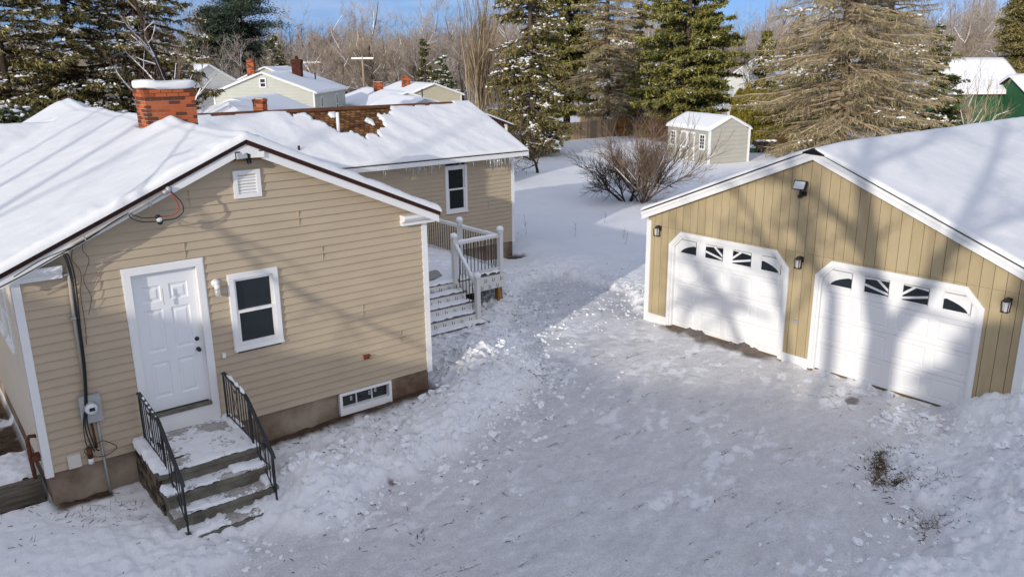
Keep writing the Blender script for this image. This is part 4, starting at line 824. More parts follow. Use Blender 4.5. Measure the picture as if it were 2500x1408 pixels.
def garage_door(a,b):
    W=.085; c=.31; m=MB();m.f=gf; dpt=.035; bt=-.43
    # chamfered casing
    out=[(a,bt),(a,DM),(a+c,DT),(b-c,DT),(b,DM),(b,bt)]; inn=[(a+W,bt),(a+W,DM-.035),(a+c+.035,DT-W),(b-c-.035,DT-W),(b-W,DM-.035),(b-W,bt)]
    for i in range(5):
        (x0,z0),(x1,z1),(x2,z2),(x3,z3)=out[i],out[i+1],inn[i+1],inn[i]
        m.prism([(x0,dpt,z0),(x1,dpt,z1),(x2,dpt,z2),(x3,dpt,z3)],(0,-dpt-.06,0))
    # inner stop, stepped back
    in2=[(a+W+.04,bt),(a+W+.04,DM-.05),(a+c+.05,DT-W-.04),(b-c-.05,DT-W-.04),(b-W-.04,DM-.05),(b-W-.04,bt)]
    for i in range(5):
        (x0,z0),(x1,z1),(x2,z2),(x3,z3)=inn[i],inn[i+1],in2[i+1],in2[i]
        m.prism([(x0,.0,z0),(x1,.0,z1),(x2,.0,z2),(x3,.0,z3)],(0,-.06,0))
    door=m.build('garage_door',M['white'],gar)
    x0,x1=a+W+.03,b-W-.03; z0=-.42; sh=.535; yb=-.065
    cw=(x1-x0)/4
    for k in range(3):
        m=MB();m.f=gf; zz=z0+k*sh
        rects=[(x0+i*cw+.07,x0+(i+1)*cw-.07,zz+.085,zz+sh-.085) for i in range(4)]
        grid_face(m,x0,x1,zz+.004,zz+sh-.004,rects,yb,[(.012,-.010),(.03,-.010),(.045,-.002)]); m.quad((x0,yb,zz+sh-.004),(x1,yb,zz+sh-.004),(x1,yb-.012,zz+sh+.004),(x0,yb-.012,zz+sh+.004))
        m.build('door_section',M['garage_door'],door)
    zz=z0+3*sh; zt=zz+.62; m=MB();m.f=gf
    wins=[(x0+i*cw+.13,x0+(i+1)*cw-.13,zz+.13,zz+.44) for i in range(4)]
    grid_face(m,x0,x1,zz+.004,zt,[],yb-.02,[]); rr=[(p-.03,q_+.03,c_-.03,d_+.03) for p,q_,c_,d_ in wins]
    xs=sorted({x0,x1,*[r_[0] for r_ in rr],*[r_[1] for r_ in rr]})
    grid_face(m,x0,x1,zz+.004,zt,rr,yb,[(.008,.012),(.022,.0),(.03,-.014)])
    m.build('door_section',M['garage_door'],door)
    xc=(x0+x1)/2; zb=zz+.16; RXe=2*cw-.16; RZe=.30
    for (p,q_,c_,d_) in wins:
        g=MB();g.f=gf; g.box(p,q_,yb-.008,yb+.0,c_,d_); g.build('pane',M['glass'],door)
        rect=[(p,c_),(q_,c_),(q_,d_),(p,d_)]
        def clip(poly):
            for ax,sg,lim in ((0,1,p),(0,-1,q_),(1,1,c_),(1,-1,d_)):
                o=[]
                for i in range(len(poly)):
                    A,B=poly[i],poly[(i+1)%len(poly)]; da,db=sg*(A[ax]-lim),sg*(B[ax]-lim)
                    if da>=0:o.append(A)
                    if (da>=0)!=(db>=0): t=da/(da-db); o.append((A[0]+(B[0]-A[0])*t,A[1]+(B[1]-A[1])*t))
                poly=o
                if not poly:break
            return poly
        g=MB();g.f=gf; n=0
        def put(poly,y):
            pl_=clip(poly)
            if len(pl_)>2: g.prism([(u_,y,v_) for u_,v_ in pl_],(0,-.006,0)); return 1
            return 0
        th=np.linspace(0,math.pi,25)
        for i in range(24):
            e=[(xc+RXe*math.cos(t),zb-.03+RZe*math.sin(t)) for t in (th[i],th[i+1])]; f_=[(xc+4*RXe*math.cos(t),zb-.03+4*RZe*2*math.sin(t)) for t in (th[i],th[i+1])]
            n+=put([e[0],f_[0],f_[1],e[1]],yb+.010)
        put([(p,c_),(q_,c_),(q_,c_+.022),(p,c_+.022)],yb+.010)
        for ang in (13,38,142,167):
            t=R_(ang); dx,dz=math.cos(t),math.sin(t); nx_,nz_=-dz*.021,dx*.021; s0=.05 
            put([(xc+dx*s0+nx_,zb+dz*s0+nz_),(xc+dx*3+nx_,zb+dz*3+nz_),(xc+dx*3-nx_,zb+dz*3-nz_),(xc+dx*s0-nx_,zb+dz*s0-nz_)],yb+.0125)
        g.build('sunburst_grille',M['white'],door)
    m=MB();m.f=gf; m.box(x0,x1,yb-.03,yb+.01,-.46,-.42); m.build('weather_seal',M['groove'],door)
    return door
garage_door(*dA)['label']='left garage door between the two lanterns'; garage_door(*dB)['label']='right garage door crossed by wide tree shadows'
# roof
EL,ER=-.86,7.46
m=MB();m.f=gf
def sec(th,e=0): return [(EL,GRZ-GS*(GP-EL)-th),(GP,GRZ-th),(ER,GRZ-GS*(ER-GP)-th)]
top=sec(0);bot=sec(.022); poly=[top[0],top[1],top[2],bot[2],bot[1],bot[0]]; P=np.array([(x,.17,z) for x,z in poly]+[(x,-GLEN-.2,z) for x,z in poly]); m.add(P,[(i,(i+1)%6,6+(i+1)%6,6+i) for i in range(6)]+[(0,1,4,5),(1,2,3,4)]); gro=m.build('roof',M['black'],gar)
for (xa,za),(xb,zb_) in (((EL,GRZ-GS*(GP-EL)),(GP,GRZ)),((GP,GRZ),(ER,GRZ-GS*(ER-GP)))):
    m=MB();m.f=gf; m.prism([(xa,.165,za-.023),(xb,.165,zb_-.023),(xb,.165,zb_-.185),(xa,.165,za-.185)],(0,-.03,0)); m.prism([(xa,.19,za-.012),(xb,.19,zb_-.012),(xb,.19,zb_-.075),(xa,.19,za-.075)],(0,-.03,0)); m.build('rake_board',M['white'],gar)
    m=MB();m.f=gf; m.prism([(xa,.135,za-.15),(xb,.135,zb_-.15),(xb,.135,zb_-.16),(xa,.135,za-.16)],(0,-.135,0)); m.build('soffit',M['white'],gar)
for s,(xa) in enumerate((EL,ER)):
    m=MB();m.f=gf; za=GRZ-GS*abs(GP-xa); m.box(xa-.01,xa+.015,-GLEN-.2,.14,za-.17,za-.03); m.build('eave_board',M['white'],gar)
xs=np.unique(np.concatenate([EL-.02+np.array([0,.004,.012,.025,.045]),np.arange(EL+.07,ER-.07,.06),ER+.02-np.array([.045,.025,.012,.004,0])])); ys=np.unique(np.concatenate([-.20+np.array([0,.004,.012,.025,.045]),np.arange(-.13,GLEN+.1,.08)]))
X,Y=np.meshgrid(xs,ys); d=np.minimum.reduce([X-xs[0],xs[-1]-X,Y-ys[0]]); T=.075+.02*fbm(X,Y,.7,3,2)+.008*fbm(X,Y,3,2,4)+.05*sstep(.0,1.2,Y); 
Z=GRZ-GS*np.sqrt((X-GP)**2+.02)+GS*.05+.0+T*np.sqrt(np.clip(1-(1-np.clip(d/.07,0,1))**2,0,1)); id_=np.arange(X.size).reshape(X.shape)
m=MB(); m.add(np.stack([X.ravel(),Y.ravel(),Z.ravel()],1),np.stack([id_[:-1,:-1],id_[:-1,1:],id_[1:,1:],id_[1:,:-1]],-1).reshape(-1,4)); m.build('roof_snow',M['snow_roof'],gar,True)
m=MB();m.f=gf; m.prism([(GP-.2,.2,GRZ-.075),(GP,.2,GRZ+.01),(GP+.25,.2,GRZ-.10),(GP+.25,.2,GRZ-.075),(GP,.2,GRZ+.035),(GP-.2,.2,GRZ-.05)],(0,-.12,0)); m.build('ridge_shingle',M['black'],gro)
# lanterns, flood light, box
def lantern(x,z,lab):
    m=MB();m.f=gf; m.box(x-.045,x+.045,.012,.03,z-.02,z+.09); m.tube([(x,.03,z+.05),(x,.08,z+.10),(x,.13,z+.07)],.018,8); m.tube([(x,.13,z+.11),(x,.13,z+.06),(x,.13,z+.045)],[.02,.07,.078],4)
    for sx in (-1,1):
        for sy in (-1,1): m.bar((x+.055*sx,.13+.055*sy,z+.05),(x+.045*sx,.13+.045*sy,z-.12),.012)
    m.box(x-.055,x+.055,.075,.185,z-.13,z-.115); o=m.build('lantern',M['bronze'],gar); o['label']=lab
    g=MB();g.f=gf; g.tube([(x,.13,z+.045),(x,.13,z-.115)],[.055,.046],4); g.build('lantern_glass',M['lens'],o)
lantern(-.42,1.78,'bronze lantern left of the left garage door'); lantern(3.17,1.70,'bronze lantern between the two garage doors'); lantern(6.90,1.68,'bronze lantern right of the right garage door')
m=MB();m.f=gf; m.box(3.02,3.16,.012,.05,2.98,3.06); m.tube([(3.09,.05,3.0),(3.09,.12,3.02),(3.09,.13,3.1)],.02,8); m.tube([(3.07,.05,2.99),(3.06,.12,2.96)],[.05,.035],10); fo=m.build('flood_light',M['black'],gar)
m=MB(); m.box(-.13,.13,-.03,.03,-.085,.085); V_,Q_,T_=m.arrays(); V_=np.stack([V_[:,0],V_[:,1]*1-V_[:,2]*.35,V_[:,2]+V_[:,1]*.3],1); mm=MB();mm.f=gf; mm.add(V_+np.array([3.08,.14,3.19]),Q_); h=mm.build('lamp_head',M['black'],fo); mm=MB();mm.f=gf; mm.add(V_*np.array([.84,.9,.8])+np.array([3.08,.153,3.19]),Q_); mm.build('lens',M['lens'],h)
m=MB();m.f=gf; m.box(3.13,3.23,.012,.05,.42,.49); m.build('outlet_box',M['grey_metal'],gar)
# ---------------------------------------------------------------- generic gable building for the neighbourhood
def gable_house(name,loc,ang,W,Ln,eave,ridge,wall,label,cat='house',wins=(),over=.25,snow=.1,ridge_over=.25,trim='white',lapm=True,roofcol='snow_far'):
    o=empty(name,loc,ang,label,cat); h=W/2
    w_=MB()
    f_=frame((0,0,0),(1,0,0),(0,-1,0)); w_.f=f_
    sl=(ridge-eave)/h
    lap(w_,-h,h,0,ridge-.02,ex=.25,top=lambda z:(-(ridge-z)/sl if z>eave else -h,(ridge-z)/sl if z>eave else h),lip=.03)
    for s in (-1,1):
        w_.f=frame((s*h,0 if s<0 else Ln,0),(0,1 if s<0 else -1,0),(s,0,0)) if s<0 else frame((h,0,0),(0,1,0),(1,0,0))
        lap(w_,0,Ln,0,eave,ex=.25,lip=.03)
    w_.f=None; w_.quad((-h,Ln,0),(h,Ln,0),(h,Ln,eave),(-h,Ln,eave)); w_.tri((-h,Ln,eave),(h,Ln,eave),(0,Ln,ridge)); w_.build('wall',wall,o)
    e=over; ze=eave-sl*e; r_=MB(); a,b=-ridge_over,Ln+ridge_over
    for s in (-1,1): r_.prism([(0,a,ridge),(s*(h+e),a,ze),(s*(h+e),a,ze+.08),(0,a,ridge+.09)],(0,b-a,0))
    ro=r_.build('roof',M['brown_edge'] if trim=='dark' else M['white'],o)
    xs=np.concatenate([[-h-e-.02,-h-e+.04],np.linspace(-h-e+.15,h+e-.15,15),[h+e-.04,h+e+.02]]); ys=np.concatenate([[a-.02,a+.05],np.linspace(a+.3,b-.3,12),[b-.05,b+.02]]); X,Y=np.meshgrid(xs,ys)
    d=np.minimum.reduce([X-xs[0],xs[-1]-X,Y-ys[0],ys[-1]-Y]); Z=ridge+.085-sl*np.sqrt(X*X+.01)+snow*np.clip(d/.06,0,1)*(1+.2*fbm(X,Y,.7,2,7)); id_=np.arange(X.size).reshape(X.shape)
    m=MB(); m.add(np.stack([X.ravel(),Y.ravel(),Z.ravel()],1),np.stack([id_[:-1,:-1],id_[:-1,1:],id_[1:,1:],id_[1:,:-1]],-1).reshape(-1,4)); m.build('roof_snow',M['snow_far'],ro,True)
    for side,x,z,ww,hh in wins:
        fr={'g':frame((0,-.03,0),(1,0,0),(0,-1,0)),'l':frame((-h-.03,0,0),(0,1,0),(-1,0,0)),'r':frame((h+.03,0,0),(0,1,0),(1,0,0))}[side]
        m=MB();m.f=fr; ring(m,x-ww/2,x+ww/2,z,z+hh,.09,-.02,.05); m.box(x-ww/2,x+ww/2,0,.04,z+hh/2-.03,z+hh/2+.03); wn=m.build('window',M['white'],o)
        m=MB();m.f=fr; m.box(x-ww/2+.08,x+ww/2-.08,.0,.012,z+.08,z+hh-.08); m.build('pane',M['glass'],wn)
    for s in (-1,1):
        m=MB(); m.box(s*h-.06,s*h+.06,-.06,.06,0,eave); m.build('corner_board',M['white'],o)
    return o
def chimney(par,x,y,z0,z1,w_=.6,mt_='brick',cap=True):
    m=brick_stack(x-w_/2,x+w_/2,y-w_/2,y+w_/2,z0,z1,.11,.35,.014,1,int(x*3+50)); 
    if mt_!='brick': m=MB(); m.box(x-w_/2,x+w_/2,y-w_/2,y+w_/2,z0,z1); m.box(x-w_/2-.06,x+w_/2+.06,y-w_/2-.06,y+w_/2+.06,z1-.35,z1-.05); m.cyl((x,y,z1),.13,.3,10)
    o=m.build('chimney',M[mt_],par)
    if mt_=='brick': m=MB(); m.box(x-w_/2+.02,x+w_/2-.02,y-w_/2+.02,y+w_/2-.02,z0,z1-.02); m.build('mortar_core',M['mortar'],o)
    return o
M['sage']=mat('pale_sage_siding',(.53,.535,.475),.7,.2,var=.08,vscale=.6); M['cream']=mat('cream_siding',(.50,.46,.34),.7,.2,var=.08,vscale=.8)
M['offwhite']=mat('off_white_siding',(.60,.60,.58),.7,.2,var=.05,vscale=.6); M['shed']=mat('shed_grey_siding',(.42,.405,.35),.8,.15,var=.07,vscale=1.2); M['barn']=mat('green_barn_boards',(.035,.13,.055),.75,.2,var=.35,vscale=3,stretch=(5,5,.4))
M['dark_chim']=mat('dark_brick',(.09,.035,.025),.9,.1,var=.4,vscale=6); M['brownwall']=mat('brown_boards',(.09,.05,.035),.85,.1,var=.4,vscale=5,stretch=(4,4,.4))
def fromdepth(u,D,z): p=at_depth(u,D,z); return p
# neighbouring houses beyond the wing
n1=gable_house('neighbour_house',(24.1,51.9,-1.1),R_(51)-math.pi/2,7.9,11.5,4.35,5.85,M['sage'],'pale sage house with tall dark chimney beyond the bare shingle ridge',wins=[('g',0,4.75,.55,.75),('r',2.3,2.2,.8,1.8),('r',7.8,2.2,.8,1.8)],over=.3,snow=.09)
chimney(n1,1.1,6.3,4.6,6.9,.75,'dark_chim'); m=MB(); m.cyl((2.1,8.3,4.9),.06,.9,8); m.build('vent_pipe',M['black'],n1)
n0=gable_house('neighbour_house',(33.0,73.5,-1.4),R_(52)-math.pi/2,7.0,9,4.9,6.45,M['cream'],'pale cream house with orange chimney behind the sage house',wins=[('g',-2.6,3.3,.7,1.1)],over=.2); chimney(n0,-1.3,-.4,2.5,7.3,.75)
n2=gable_house('neighbour_garage',(17.7,41.0,-.9),R_(50)-math.pi/2,5.6,8.4,3.0,4.15,M['sage'],'low sage garage with blank snowy roof in front of the sage house','garage',over=.3)
def hip(name,loc,ang,W,Ln,eave,ridge,label,wall):
    o=empty(name,loc,ang,label,'house'); m=MB(); m.box(-W/2,W/2,-Ln/2,Ln/2,0,eave); m.build('wall',wall,o)
    m=MB(); e=.3; a,b=W/2+e,Ln/2+e; k=max(0,b-a); P=[(-a,-b,eave),(a,-b,eave),(a,b,eave),(-a,b,eave),(0,-k,ridge),(0,k,ridge)]; P+=[(x,y,eave-.12) for x,y,_ in P[:4]]
    m.add(P,[(0,1,7,6),(1,2,8,7),(2,3,9,8),(3,0,6,9)],[(0,1,4),(2,3,5)]); m.add(P,[(1,2,5,4),(3,0,4,5),(6,7,8,9)]); m.build('roof',M['snow_far'],o); return o
hp=hip('neighbour_house',(14.2,31.5,-.9),R_(45)-math.pi/2,7.5,8.5,3.2,4.55,'low house showing only a snowy hipped roof beside the orange chimney',M['offwhite'])
chimney(hp,2.1,-1.2,3.2,4.75,.55); 
r1=gable_house('neighbour_house',(36.9,51.5,-1.2),R_(74)-math.pi/2,6.6,16,2.95,4.05,M['offwhite'],'long white ranch house with a row of windows facing left',wins=[('l',x_,1.0,.8,1.35) for x_ in (1.2,2.6,4.2,5.8,7.4,9,10.6,12.2)],over=.45); chimney(r1,-.5,8.5,3.6,4.9,.8); 
r2_=gable_house('neighbour_garage',(34.2,44.3,-1.1),R_(76)-math.pi/2,4.6,9,2.85,3.75,M['offwhite'],'small white gabled garage just beyond the wing ridge','garage',over=.3)
m=MB(); m.cyl((0,.5,3.6),.05,.9,8); m.build('vent_pipe',M['black'],r2_)
r3=gable_house('neighbour_house',(46.6,62,-1.3),R_(76)-math.pi/2,6.0,12,3.4,4.5,M['cream'],'cream gabled house with one window left of the tall thin stems',wins=[('g',1.2,1.6,1.1,1.0)],over=.35); chimney(r3,-1.2,6,4.0,5.2,.8)
r4=gable_house('neighbour_house',(53,78,-1.5),R_(60)-math.pi/2,8,14,3.8,4.9,M['offwhite'],'far white house with low snowy roof behind the cream gable',over=.6); chimney(r4,-1,3,4.4,5.7,.9)
bs=gable_house('brown_shed',tuple(np.array(at_depth(1172,38,-.6))),R_(78)-math.pi/2,2.6,3,3.15,3.65,M['brownwall'],'small dark brown shed behind the right end of the wing roof','shed',over=.35,trim='dark',snow=.07)
h6=gable_house('neighbour_house',at_depth(505,70,-1.2),R_(100)-math.pi/2,7,9,4.6,6.6,M['offwhite'],'two storey white house half hidden by snowy twigs left of the sage house',wins=[('g',-1.5,2.6,.8,1.2),('g',1.5,2.6,.8,1.2)],over=.3)
h7=gable_house('neighbour_house',at_depth(1102,128,-1.8),R_(60)-math.pi/2,9,9,4.4,7.8,M['offwhite'],'distant white house with steep snowy roof behind the tall thin stems',wins=[('g',-2,2.2,1,1.3),('g',2,2.2,1,1.3)],over=.5)
h8=gable_house('neighbour_house',at_depth(1845,88,-1.2),R_(20)-math.pi/2,9,14,3.6,6.6,M['offwhite'],'pale grey roofed house glimpsed between the green pine and the big spruce',over=.4)
# green barn on the right
gb=gable_house('green_barn',(78.3,17.2,-.8),math.atan2(.62,-.785)-math.pi/2,8.5,16,3.25,5.85,M['barn'],'dark green barn with thick snow on its roof behind the garage','barn',over=.35,trim='dark',snow=.3)
gb.location=(78.3+.62*4.25,17.2+.785*4.25,-.8)
ga=gable_house('green_lean_to',(79.6,15.0,-.8),math.atan2(.62,-.785)-math.pi/2,6,4.2,3.0,4.5,M['barn'],'lower green barn wing at the right edge with drooping roof snow','barn',over=.35,trim='dark',snow=.3)
# garden shed
sh=gable_house('garden_shed',(37.95,17.55,-.53),math.atan2(-.29,.957)+0,2.7,4.4,2.12,2.78,M['shed'],'pale grey garden shed with white double doors and snowy roof','shed',wins=(),over=.12,snow=.1,ridge_over=.12)
fr=frame((-1.35-.03,0,0),(0,1,0),(-1,0,0))
for x in (.66,3.74):
    m=MB();m.f=fr; ring(m,x-.28,x+.28,.98,1.85,.07,-.02,.04); m.box(x-.3,x+.3,0,.05,.94,.99)
    for k in (1,2,3): m.box(x-.21,x+.21,.0,.03,1.05+k*.183-.012,1.05+k*.183+.012)
    m.box(x-.012,x+.012,.0,.03,1.05,1.78); wn=m.build('window',M['white'],sh); m=MB();m.f=fr; m.box(x-.21,x+.21,.0,.012,1.05,1.78); m.build('pane',M['glass'],wn)
for s in (0,1):
    a=1.43+s*.77; m=MB();m.f=fr; ring(m,a,a+.75,.08,1.92,.09,-.01,.035); m.box(a+.09,a+.66,0,.03,.92,1.02)
    for zc in (1.02,1.83):
        sg=1 if zc<1.5 else -1
        for xx,s2 in ((a+.09,1),(a+.66,-1)): m.prism([(xx,.032,zc),(xx+s2*.14,.032,zc),(xx,.032,zc+sg*.14)],(0,-.02,0))
    d_=m.build('door',M['white'],sh)
    for zc in (.25,1.75): m=MB();m.f=fr; hx=a+.04 if s==0 else a+.71; m.box(hx-.05,hx+.05,.036,.045,zc-.02,zc+.02); m.build('hinge',M['black'],d_)
# wooden fences
def fence(name,p,q_,z,h,label,m_,seed=0,gate=None):
    p=np.array(p,float);q_=np.array(q_,float);Lf=np.linalg.norm(q_-p);d=(q_-p)/Lf; nrm=np.array([-d[1],d[0]]); o=empty(name,((p[0]+q_[0])/2,(p[1]+q_[1])/2,z),0,label,'fence'); OFF[o.name]=tuple(o.location); r=random.Random(seed)
    mb=MB(); t=0
    while t<Lf-.02:
        w_=min(.145,Lf-t); a=p+d*(t+.006); b=p+d*(t+w_-.006); hh=h+r.uniform(-.015,.03)
        mb.prism([(a[0],a[1],z),(b[0],b[1],z),(b[0],b[1],z+hh),(a[0],a[1],z+hh)],(nrm[0]*.02,nrm[1]*.02,0)); t+=w_
    mb.build('pickets',m_,o); k=0
    while k<=Lf+.01:
        a=p+d*min(k,Lf)+nrm*.07; m=MB(); m.box(a[0]-.05,a[0]+.05,a[1]-.05,a[1]+.05,z-.2,z+h+.05); m.build('post',m_,o); k+=2.4
    m=MB()
    for zz in (.3,h-.25): m.bar((*(p+nrm*.05),z+zz),(*(q_+nrm*.05),z+zz),.05,.09)
    m.build('stringer',m_,o); return o
M['fence']=mat('brown_fence_board',(.40,.29,.185),.9,.1,col2=(.24,.18,.13),vscale=1.2,island=.9); M['fence_grey']=mat('greying_fence_board',(.26,.22,.19),.9,.1,col2=(.17,.14,.12),vscale=1.2,island=.6)
P1=np.array(at_depth(1330,57.5)[:2]);P2=np.array(at_depth(1470,61.5)[:2]);P3=np.array(at_depth(1545,64)[:2]);P4=np.array(at_depth(1640,66)[:2])
fence('wooden_fence',P1,P3,-.55,1.55,'weathered brown board fence at the back of the yard',M['fence'],1)
fence('wooden_fence',P3+.2,P4,-.55,1.55,'darker stretch of board fence behind the brown brush',M['fence_grey'],2)
fence('wooden_fence',at_depth(1420,76)[:2],at_depth(1500,79)[:2],-.35,1.75,'orange brown board fence seen beyond the nearer fence',M['fence'],3)
fence('wooden_fence',at_depth(1503,79)[:2],at_depth(1650,83)[:2],-.35,1.6,'grey board fence farthest back behind the spruce trunk',M['fence_grey'],4)
# gate with iron scroll ornaments
gt=empty('fence_gate',(*at_depth(1527,62.6)[:2],-.55),0,'golden wooden gate with dark curled ironwork in the board fence','gate'); g0=np.array(at_depth(1513,62)[:2]);g1=np.array(at_depth(1542,62.9)[:2]); OFF['fence_gate']=tuple(gt.location); dd=(g1-g0);
m=MB(); m.prism([(g0[0],g0[1],-.5),(g1[0],g1[1],-.5),(g1[0],g1[1],1.0),(g0[0],g0[1],1.0)],(.03,.04,0)); m.build('panel',M['wood_post'],gt)
m=MB()
for zc in (-.1,.75):
    for s in (.25,.75):
        th=np.linspace(0,5,14); c=g0+dd*s; u=dd/np.linalg.norm(dd); m.tube([(c[0]+u[0]*.14*(1-t/7)*math.cos(t)-.03,c[1]+u[1]*.14*(1-t/7)*math.cos(t)-.04,zc+.14*(1-t/7)*math.sin(t)) for t in th],.014,5)
m.bar((*(g0-.03),.35),(*(g1-.03),.35),.04); m.build('ironwork',M['black'],gt)
# log pile right of the shed
lp=empty('log_pile',(*at_depth(1885,50)[:2],-.47),0,'stack of cut logs capped with snow right of the garden shed','log pile'); OFF['log_pile']=tuple(lp.location); c0=np.array(lp.location); r=random.Random(2); u=np.array([Rr[0],Rr[1],0]); fwd=np.array([F_[0],F_[1],0]); fwd/=np.linalg.norm(fwd)
for row in range(3):
    for k in range(7-row):
        c=c0+u*((k-3)*.34+row*.17)+np.array([0,0,.2+row*.28]); m=MB(); rr=r.uniform(.13,.17); m.cyl(c-fwd*.25,rr,.5,9,axis=fwd*1.0); m.build('log',M['bark'],lp)
m=MB()
for k in range(6): m.ball(c0+u*((k-2.5)*.33)+np.array([0,0,.92 if 0<k<5 else .6]),.2,k,.15,1,(1.1,1,.45))
m.build('snow_cap',M['snow_far'],lp,True)
gbk=empty('garden_bucket',(*at_depth(1850,50)[:2],-.45),0,'green bucket half buried in snow beside the garden shed','bucket'); m=MB(); m.tube([(0,0,0),(0,0,.5)],[.24,.32],14); m.build('bucket_body',mat('green_plastic',(.03,.17,.06),.5,.4),gbk,True); m=MB(); m.ball((0,0,.5),.32,4,.1,2,(1,1,.4)); m.build('snow_cap',M['snow_far'],gbk,True)
# utility poles far off
for u_,D_,hh,lab in ((885,95,7.6,'utility pole with snowy crossarm standing beyond the white ranch house'),(757,100,7.2,'utility pole with snowy crossarm behind the dark chimney')):
    up=empty('utility_pole',at_depth(u_,D_,-1.4),0,lab,'utility pole'); m=MB(); m.tube([(0,0,0),(0,0,hh)],[.16,.11],8); m.build('pole',M['bark_pale'],up); m=MB(); m.bar((-1.3*Rr[0],-1.3*Rr[1],hh-.4),(1.3*Rr[0],1.3*Rr[1],hh-.4),.12); m.build('crossarm',M['old_wood'],up)
    m=MB(); m.bar((-1.3*Rr[0],-1.3*Rr[1],hh-.25),(1.3*Rr[0],1.3*Rr[1],hh-.25),.16,.18); m.build('snow_cap',M['snow_far'],up)
# ---------------------------------------------------------------- trees
def unit(v): return v/(np.linalg.norm(v,axis=-1,keepdims=True)+1e-9)
def perp(d,rs):
    r=rs.randn(*d.shape); r-=d*(r*d).sum(-1,keepdims=True); return unit(r)
class Segs:
    def __init__(s): s.a=[];s.b=[];s.r=[];s.q=[]
    def path(s,pts,rad):
        for i in range(len(pts)-1): s.a.append(pts[i]);s.b.append(pts[i+1]);s.r.append(rad[i]);s.q.append(rad[i+1])
def finish_tree(name,loc,label,cat,parts,group=None,rz=0):
    o=empty(name,loc,rz,label,cat,group)
    for nm,mb,m_,sm in parts:
        if mb is not None and mb.n: mb.build(nm,m_,o,sm)
    return o
def spruce(seed,H,R,h0=.4,leaf='olive',dens=1.0,lw=1.0,snow=.12,droop=.25,whorl=.34,bare=.0,tip=1.0,pow_=.85,topz=None,trunk_r=None,segk=4,leafm=None,barkm=None,lean=0,twig=1.0,nb=(4,7)):
    "conifer: tapered trunk, whorls of drooping limbs, side twigs, needle blades and snow pads"
    rs=np.random.RandomState(seed); tr=trunk_r or .016*H
    k=12; tz=np.linspace(0,H,k); tx=lean*np.sin(tz/H*2.2)+.04*H*.1*rs.randn(k).cumsum()*.3; ty=.012*H*rs.randn(k).cumsum()*.2
    trunk=MB(); trunk.tube(np.stack([tx,ty,tz],1),tr*np.linspace(1,.08,k)**.9+.01,8)
    A=[];B=[];ra=[];rb=[];S0=[];S1=[];SL_=[];z=h0
    SN=[]
    while z<H*.985:
        f=z/H
        L0=R*((1-f)**pow_)*(.35+.65*min(1,(z-h0+.6)/(.16*H)) if z<.3*H else 1)+.12*tip
        for _ in range(rs.randint(*nb)):
            az=rs.rand()*6.283; L_=L0*rs.uniform(.6,1.12); zz=z+rs.uniform(-.5,.5)*whorl
            if topz is not None and zz>topz: continue
            n=6; s=np.linspace(0,1,n); up=rs.uniform(.05,.3)*(1 if f>.5 else .4)
            wob=rs.randn(n)*.03*L_; r_=s*L_; x=r_*math.cos(az)-wob*math.sin(az); y=r_*math.sin(az)+wob*math.cos(az)
            zc=zz+r_*up-droop*L_*s**1.5+ .16*droop*L_*s**4*2+.015*rs.randn(n)*L_
            cx=np.interp(zz,tz,tx); cy=np.interp(zz,tz,ty); P=np.stack([x+cx,y+cy,zc],1); rr=max(.014,tr*.36*(L_/R))*(1-s*.85)+.007
            A.append(P[:-1]);B.append(P[1:]);ra.append(rr[:-1]);rb.append(rr[1:])
            m=max(3,int(L_/.16*dens)); t=rs.uniform(.12+bare,1,m); base=np.stack([np.interp(t,s,P[:,i]) for i in range(3)],1)
            dirb=unit(P[-1]-P[0]); side=np.array([-math.sin(az),math.cos(az),0])*np.where(rs.rand(m)<.5,-1,1)[:,None]
            l2=(.22+.30*L_*(1-t))*rs.uniform(.5,1.15,m)*twig; d2=unit(dirb*rs.uniform(.5,1.1,m)[:,None]+side*rs.uniform(.4,1.1,m)[:,None]+np.array([0,0,-1])*rs.uniform(.0,.75,m)[:,None]*(.4+droop*1.6))
            S0.append(base);S1.append(base+d2*l2[:,None])
            if rs.rand()<snow*2: 
                c=rs.randint(3,9); tt=np.clip(rs.uniform(.3,1)+rs.randn(c)*.12,.1,1); pp=np.stack([np.interp(tt,s,P[:,i]) for i in range(3)],1)+rs.randn(c,3)*np.array([.12,.12,.015])*min(1,L_)+[0,0,.05]; SN.append(pp)
            if rs.rand()<snow: q9=np.repeat(base+d2*l2[:,None]*rs.rand(m)[:,None],2,0)[rs.rand(m*2)<.5]; SN.append(q9+rs.randn(*q9.shape)*.04+[0,0,.03])
        z+=whorl*rs.uniform(.7,1.3)
    limbs=MB(); limbs.segs(np.vstack(A),np.vstack(B),np.concatenate(ra),np.concatenate(rb),segk)
    S0=np.vstack(S0);S1=np.vstack(S1); N=len(S0); tw=MB(); tw.segs(S0,S1,np.full(N,.010*lw),np.full(N,.004*lw),3)
    lm=leafm; nl={'bare':5,'olive':9,'green':14,'dark':12,'pine':12}[leaf]; t=rs.rand(N,nl); d=unit(S1-S0)[:,None,:]; c=S0[:,None,:]+(S1-S0)[:,None,:]*(t[...,None]*1.05)
    ln={'bare':.13,'olive':.11,'green':.105,'dark':.11,'pine':.12}[leaf]; wd={'bare':.012,'olive':.026,'green':.04,'dark':.038,'pine':.034}[leaf]
    rnd=rs.randn(N,nl,3); u=unit(d+rnd*{'bare':.55,'olive':.5,'green':.6,'dark':.45,'pine':1.1}[leaf]+np.array([0,0,{'bare':-.5,'olive':-.35,'green':0.1,'dark':-.2,'pine':.5}[leaf]]))
    sz=rs.uniform(.6,1.3,(N,nl,1))*lw; c=c+rs.randn(N,nl,3)*.03; v=np.cross(u,rs.randn(N,nl,3)); v=unit(v)
